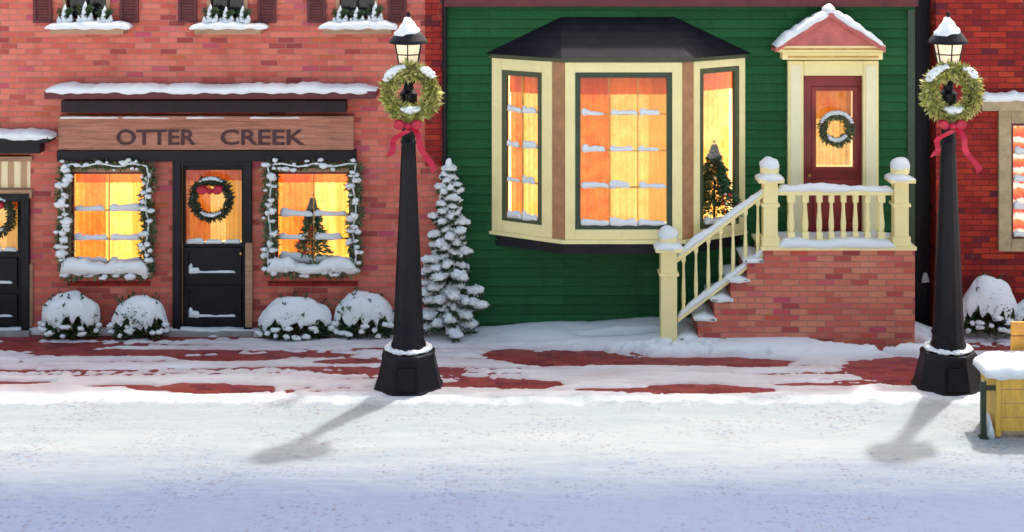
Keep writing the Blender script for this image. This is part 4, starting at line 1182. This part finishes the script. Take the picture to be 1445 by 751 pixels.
# ------------------------------------------------------------------ street lamps
YL = -2.18
def lamp():
    root = empty('street_lamp', (0, YL, 0))
    ro = math.pi / 8
    q = 1 / math.cos(math.pi / 8)
    MB().lathe([(0.385 * q, -0.1), (0.385 * q, 0.03), (0.365 * q, 0.05), (0.30 * q, 0.33), (0.295 * q, 0.36), (0.30 * q, 0.40), (0.285 * q, 0.425), (0.2, 0.44)], 8, (0, YL, 0), ro).build('base', IRON, root, bevel=0.008)
    ad = MB()                                                # access door let into the base
    p = [(-0.11, -0.332, 0.07), (0.11, -0.332, 0.07), (0.095, -0.292, 0.31), (-0.095, -0.292, 0.31)]
    fr_ = [(a, YL + b - 0.055, c) for a, b, c in p]; bk = [(a, YL + b + 0.02, c) for a, b, c in p]
    ad.face(fr_)
    for i in range(4): ad.face((fr_[i], bk[i], bk[(i + 1) % 4], fr_[(i + 1) % 4]))
    ad.build('access_door', IRON, root, bevel=0.006)
    sn = MB()
    for k in range(26):
        a = 2 * math.pi * k / 26
        sn.ball((0.225 * math.cos(a), YL + 0.225 * math.sin(a), 0.455), 0.055, 0.05, 0.022 + 0.010 * math.sin(k * 1.9), k, 0.35, 1.4, 10, 6)
    sn.build('settled_snow', SNOW, root, smooth=True)
    # fluted shaft
    mb = MB(); n = 48
    prof = [(0.20, 0.43), (0.20, 0.50), (0.184, 0.53), (0.178, 0.6), (0.192, 0.615), (0.192, 0.64), (0.175, 0.655), (0.160, 1.0), (0.142, 1.45), (0.115, 2.0), (0.095, 2.5), (0.082, 2.78), (0.094, 2.79), (0.094, 2.815), (0.080, 2.825), (0.078, 2.9), (0.074, 3.0)]
    for (r, z) in prof:
        for k in range(n):
            a = 2 * math.pi * k / n
            rr = r * (1 - 0.06 * (0.5 + 0.5 * math.cos(a * 12))) if 0.53 <= z <= 2.95 else r
            mb.v.append((rr * math.cos(a), YL + rr * math.sin(a), z))
    for i in range(len(prof) - 1):
        for k in range(n):
            k2 = (k + 1) % n
            mb.f.append((i * n + k, i * n + k2, (i + 1) * n + k2, (i + 1) * n + k))
    mb.build('pole', IRON, root, smooth=True)
    MB().lathe([(0.105, 3.0), (0.11, 3.03), (0.06, 3.07), (0.05, 3.15), (0.095, 3.19), (0.10, 3.36), (0.06, 3.40), (0.055, 3.46), (0.10, 3.50), (0.115, 3.54), (0.07, 3.58), (0.09, 3.63), (0.13, 3.66), (0.13, 3.675)], 20, (0, YL, 0)).build('collar', IRON, root, smooth=False, bevel=0.003)
    # six-sided lantern
    n = 6; mb = MB(); b, t = (0.118, 3.675), (0.168, 3.925)
    gl = MB().lathe([(b[0] - 0.008, b[1]), (t[0] - 0.008, t[1])], n, (0, YL, 0), math.pi / 6).build('lantern_glass', G_LAMP, root)
    for k in range(n):
        a = math.pi / 6 + 2 * math.pi * k / n
        mb.tube([(b[0] * math.cos(a), YL + b[0] * math.sin(a), b[1]), (t[0] * math.cos(a), YL + t[0] * math.sin(a), t[1])], 0.008, 6)
    mb.lathe([(0.135, 3.665), (0.135, 3.69)], 6, (0, YL, 0), math.pi / 6); mb.lathe([(0.148, 3.80), (0.152, 3.812)], 6, (0, YL, 0), math.pi / 6)
    mb.build('lantern_frame', IRON, root)
    MB().lathe([(0.19, 3.925), (0.225, 3.935), (0.215, 3.965), (0.155, 4.045), (0.11, 4.09), (0.05, 4.17), (0.02, 4.2)], 24, (0, YL, 0)).build('lantern_roof', IRON, root)
    s2 = MB().lathe([(0.13, 4.035), (0.155, 4.05), (0.15, 4.085), (0.11, 4.12), (0.085, 4.17), (0.055, 4.20), (0.03, 4.225)], 20, (-0.02, YL - 0.01, 0.0))
    s2.v = [(v[0] * (1 + 0.12 * noise.noise(Vector((v[0] * 9, v[1] * 9, v[2] * 9)))), v[1], v[2] + 0.022 * noise.noise(Vector((v[0] * 8, v[1] * 8, 1))) - (0.03 if v[0] < -0.05 else 0)) for v in s2.v]
    s2.build('roof_snow', SNOW, root, smooth=True)
    MB().lathe([(0.012, 4.19), (0.014, 4.23), (0.026, 4.25), (0.022, 4.275), (0.004, 4.30)], 10, (0, YL, 0)).build('finial', IRON, root, smooth=True)
    return root
l1 = lamp()
l2 = copy_tree(l1)
x1_, x2_ = X(576.5, YL), X(1338, YL)
l1.location.x = x1_; l2.location.x = x2_
tag(l1, 'black cast iron street lamp in front of the brick shop corner', 'street lamp', 'street lamps at the kerb')
tag(l2, 'black cast iron street lamp beside the porch and crimson building', 'street lamp', 'street lamps at the kerb')
yw = YL - 0.16
for px, lab in ((579, 'yellow-green wreath with red bow on the lamp at the brick shop corner'), (1343, 'yellow-green wreath with red bow on the lamp beside the porch')):
    c = (X(px, yw), yw, Z(131, yw))
    w = wreath(c, 0.25, 0.108, WREATH, lab, 'wreaths on the street lamps', 2300, 0.085, ((105, 150), (38, 62), (245, 298)))
    mb = MB(); bow(mb, (c[0] - 0.02, yw - 0.05, c[2] - 0.36), 0.145); mb.build('bow', RIB, w, fix=False)
    tail((c[0], yw - 0.03, c[2] - 0.4), 1, 0.25, 0.46, 0.065).build('ribbon', RIB, w, fix=False)
    tail((c[0] - 0.04, yw - 0.03, c[2] - 0.4), 2, -0.21, 0.28, 0.065).build('ribbon', RIB, w, fix=False)

# ------------------------------------------------------------------ bench at the edge
yb0, yb1 = -3.9, -3.35
bx = X(1406, yb0)
bench = tag(empty('snowy_bench', (bx + 0.6, -3.6, 0)), 'yellow wooden bench heaped with snow at the picture edge', 'bench')
mb = MB()
for k in range(3):
    a = yb0 + k * 0.18
    mb.box(bx, bx + 0.05, a + 0.003, a + 0.177, 0.03, 0.66 + 0.0 * k)
mb.build('side_panel', YELLOW, bench, bevel=0.006)
mb = MB()
for k in range(4): mb.box(bx + 0.053, bx + 1.7, yb0 + 0.02, yb0 + 0.05, 0.08 + k * 0.145, 0.08 + k * 0.145 + 0.138)
mb.build('front_panel', YELLOW, bench, bevel=0.006)
MB().box(bx + 0.053, bx + 1.7, yb0 + 0.02, yb1, 0.655, 0.69).build('seat', YELLOW, bench, bevel=0.006)
mb = MB()
xb_ = X(1427, yb1)
for k in range(3): mb.box(xb_, xb_ + 1.4, yb1, yb1 + 0.035, 0.60 + k * 0.16, 0.745 + k * 0.16)
mb.build('backrest', paint('orange_bench_wood', (0.72, 0.34, 0.05), 0.5, 0.25), bench, bevel=0.006)
mb = MB().ridge((bx - 0.09, (yb0 + yb1) / 2, 0.67), (bx + 1.7, (yb0 + yb1) / 2, 0.67), (0, 1, 0), 0.30, 0.14, 3, 0.45, 0.03, 0.4)
mb.build('settled_snow', SNOW, bench, smooth=True)
lx = X(1389, yb0)
mb = MB().box(lx - 0.028, lx + 0.028, yb0 + 0.01, yb0 + 0.06, -0.05, 0.60).box(lx - 0.045, lx + 0.045, yb0 - 0.01, yb0 + 0.08, -0.05, 0.03).box(lx + 0.03, bx - 0.002, yb0 + 0.015, yb0 + 0.055, 0.50, 0.55)
mb.build('leg', paint('dark_green_iron', (0.03, 0.045, 0.022), 0.5, 0.3), bench, bevel=0.006)
mb = MB().ridge((lx + 0.03, yb0 + 0.12, 0.0), (bx - 0.005, yb0 + 0.12, 0.0), (0, 1, 0), 0.12, 0.38, 4, 0.1, 0.02, 0.2)
mb.build('snow_heap', SNOW, bench, smooth=True)

# ------------------------------------------------------------------ light, sky, camera
world = bpy.data.worlds.new('World'); sc.world = world; world.use_nodes = True
nt = world.node_tree; nt.nodes.clear()
sky = nt.nodes.new('ShaderNodeTexSky'); sky.sky_type = 'NISHITA'; sky.sun_disc = False
sx, sy = 0.31, 0.57
sky.sun_elevation = math.atan2(1, math.hypot(sx, sy)); sky.sun_rotation = math.atan2(sx, sy)
sky.dust_density = 7.0; sky.air_density = 1.8; sky.ozone_density = 0.4
bg = nt.nodes.new('ShaderNodeBackground'); bg.inputs[1].default_value = 0.15
wo = nt.nodes.new('ShaderNodeOutputWorld')
nt.links.new(sky.outputs[0], bg.inputs[0]); nt.links.new(bg.outputs[0], wo.inputs[0])
sl = bpy.data.lights.new('sun', 'SUN'); sl.energy = 2.3; sl.angle = math.radians(2.2); sl.color = (1.0, 0.96, 0.90)
so = bpy.data.objects.new('sun', sl); col.objects.link(so)
so.rotation_euler = Vector((sx, sy, 1)).to_track_quat('Z', 'Y').to_euler()
so.location = (6, 12, 20)

cam = bpy.data.cameras.new('camera'); co = bpy.data.objects.new('camera', cam); col.objects.link(co)
co.location = (0, -CD, CH); co.rotation_euler = (math.radians(90), 0, 0)
cam.sensor_width = 36; cam.sensor_fit = 'HORIZONTAL'; cam.lens = F / 1445 * 36
cam.shift_y = -(375.5 - HY) / 1445
cam.clip_end = 2000; cam.clip_start = 0.1
sc.camera = co
sc.view_settings.view_transform = 'Standard'; sc.view_settings.look = 'None'
sc.view_settings.exposure = 0.92; sc.view_settings.gamma = 1
sc.cycles.use_denoising = True
sc.cycles.max_bounces = 8
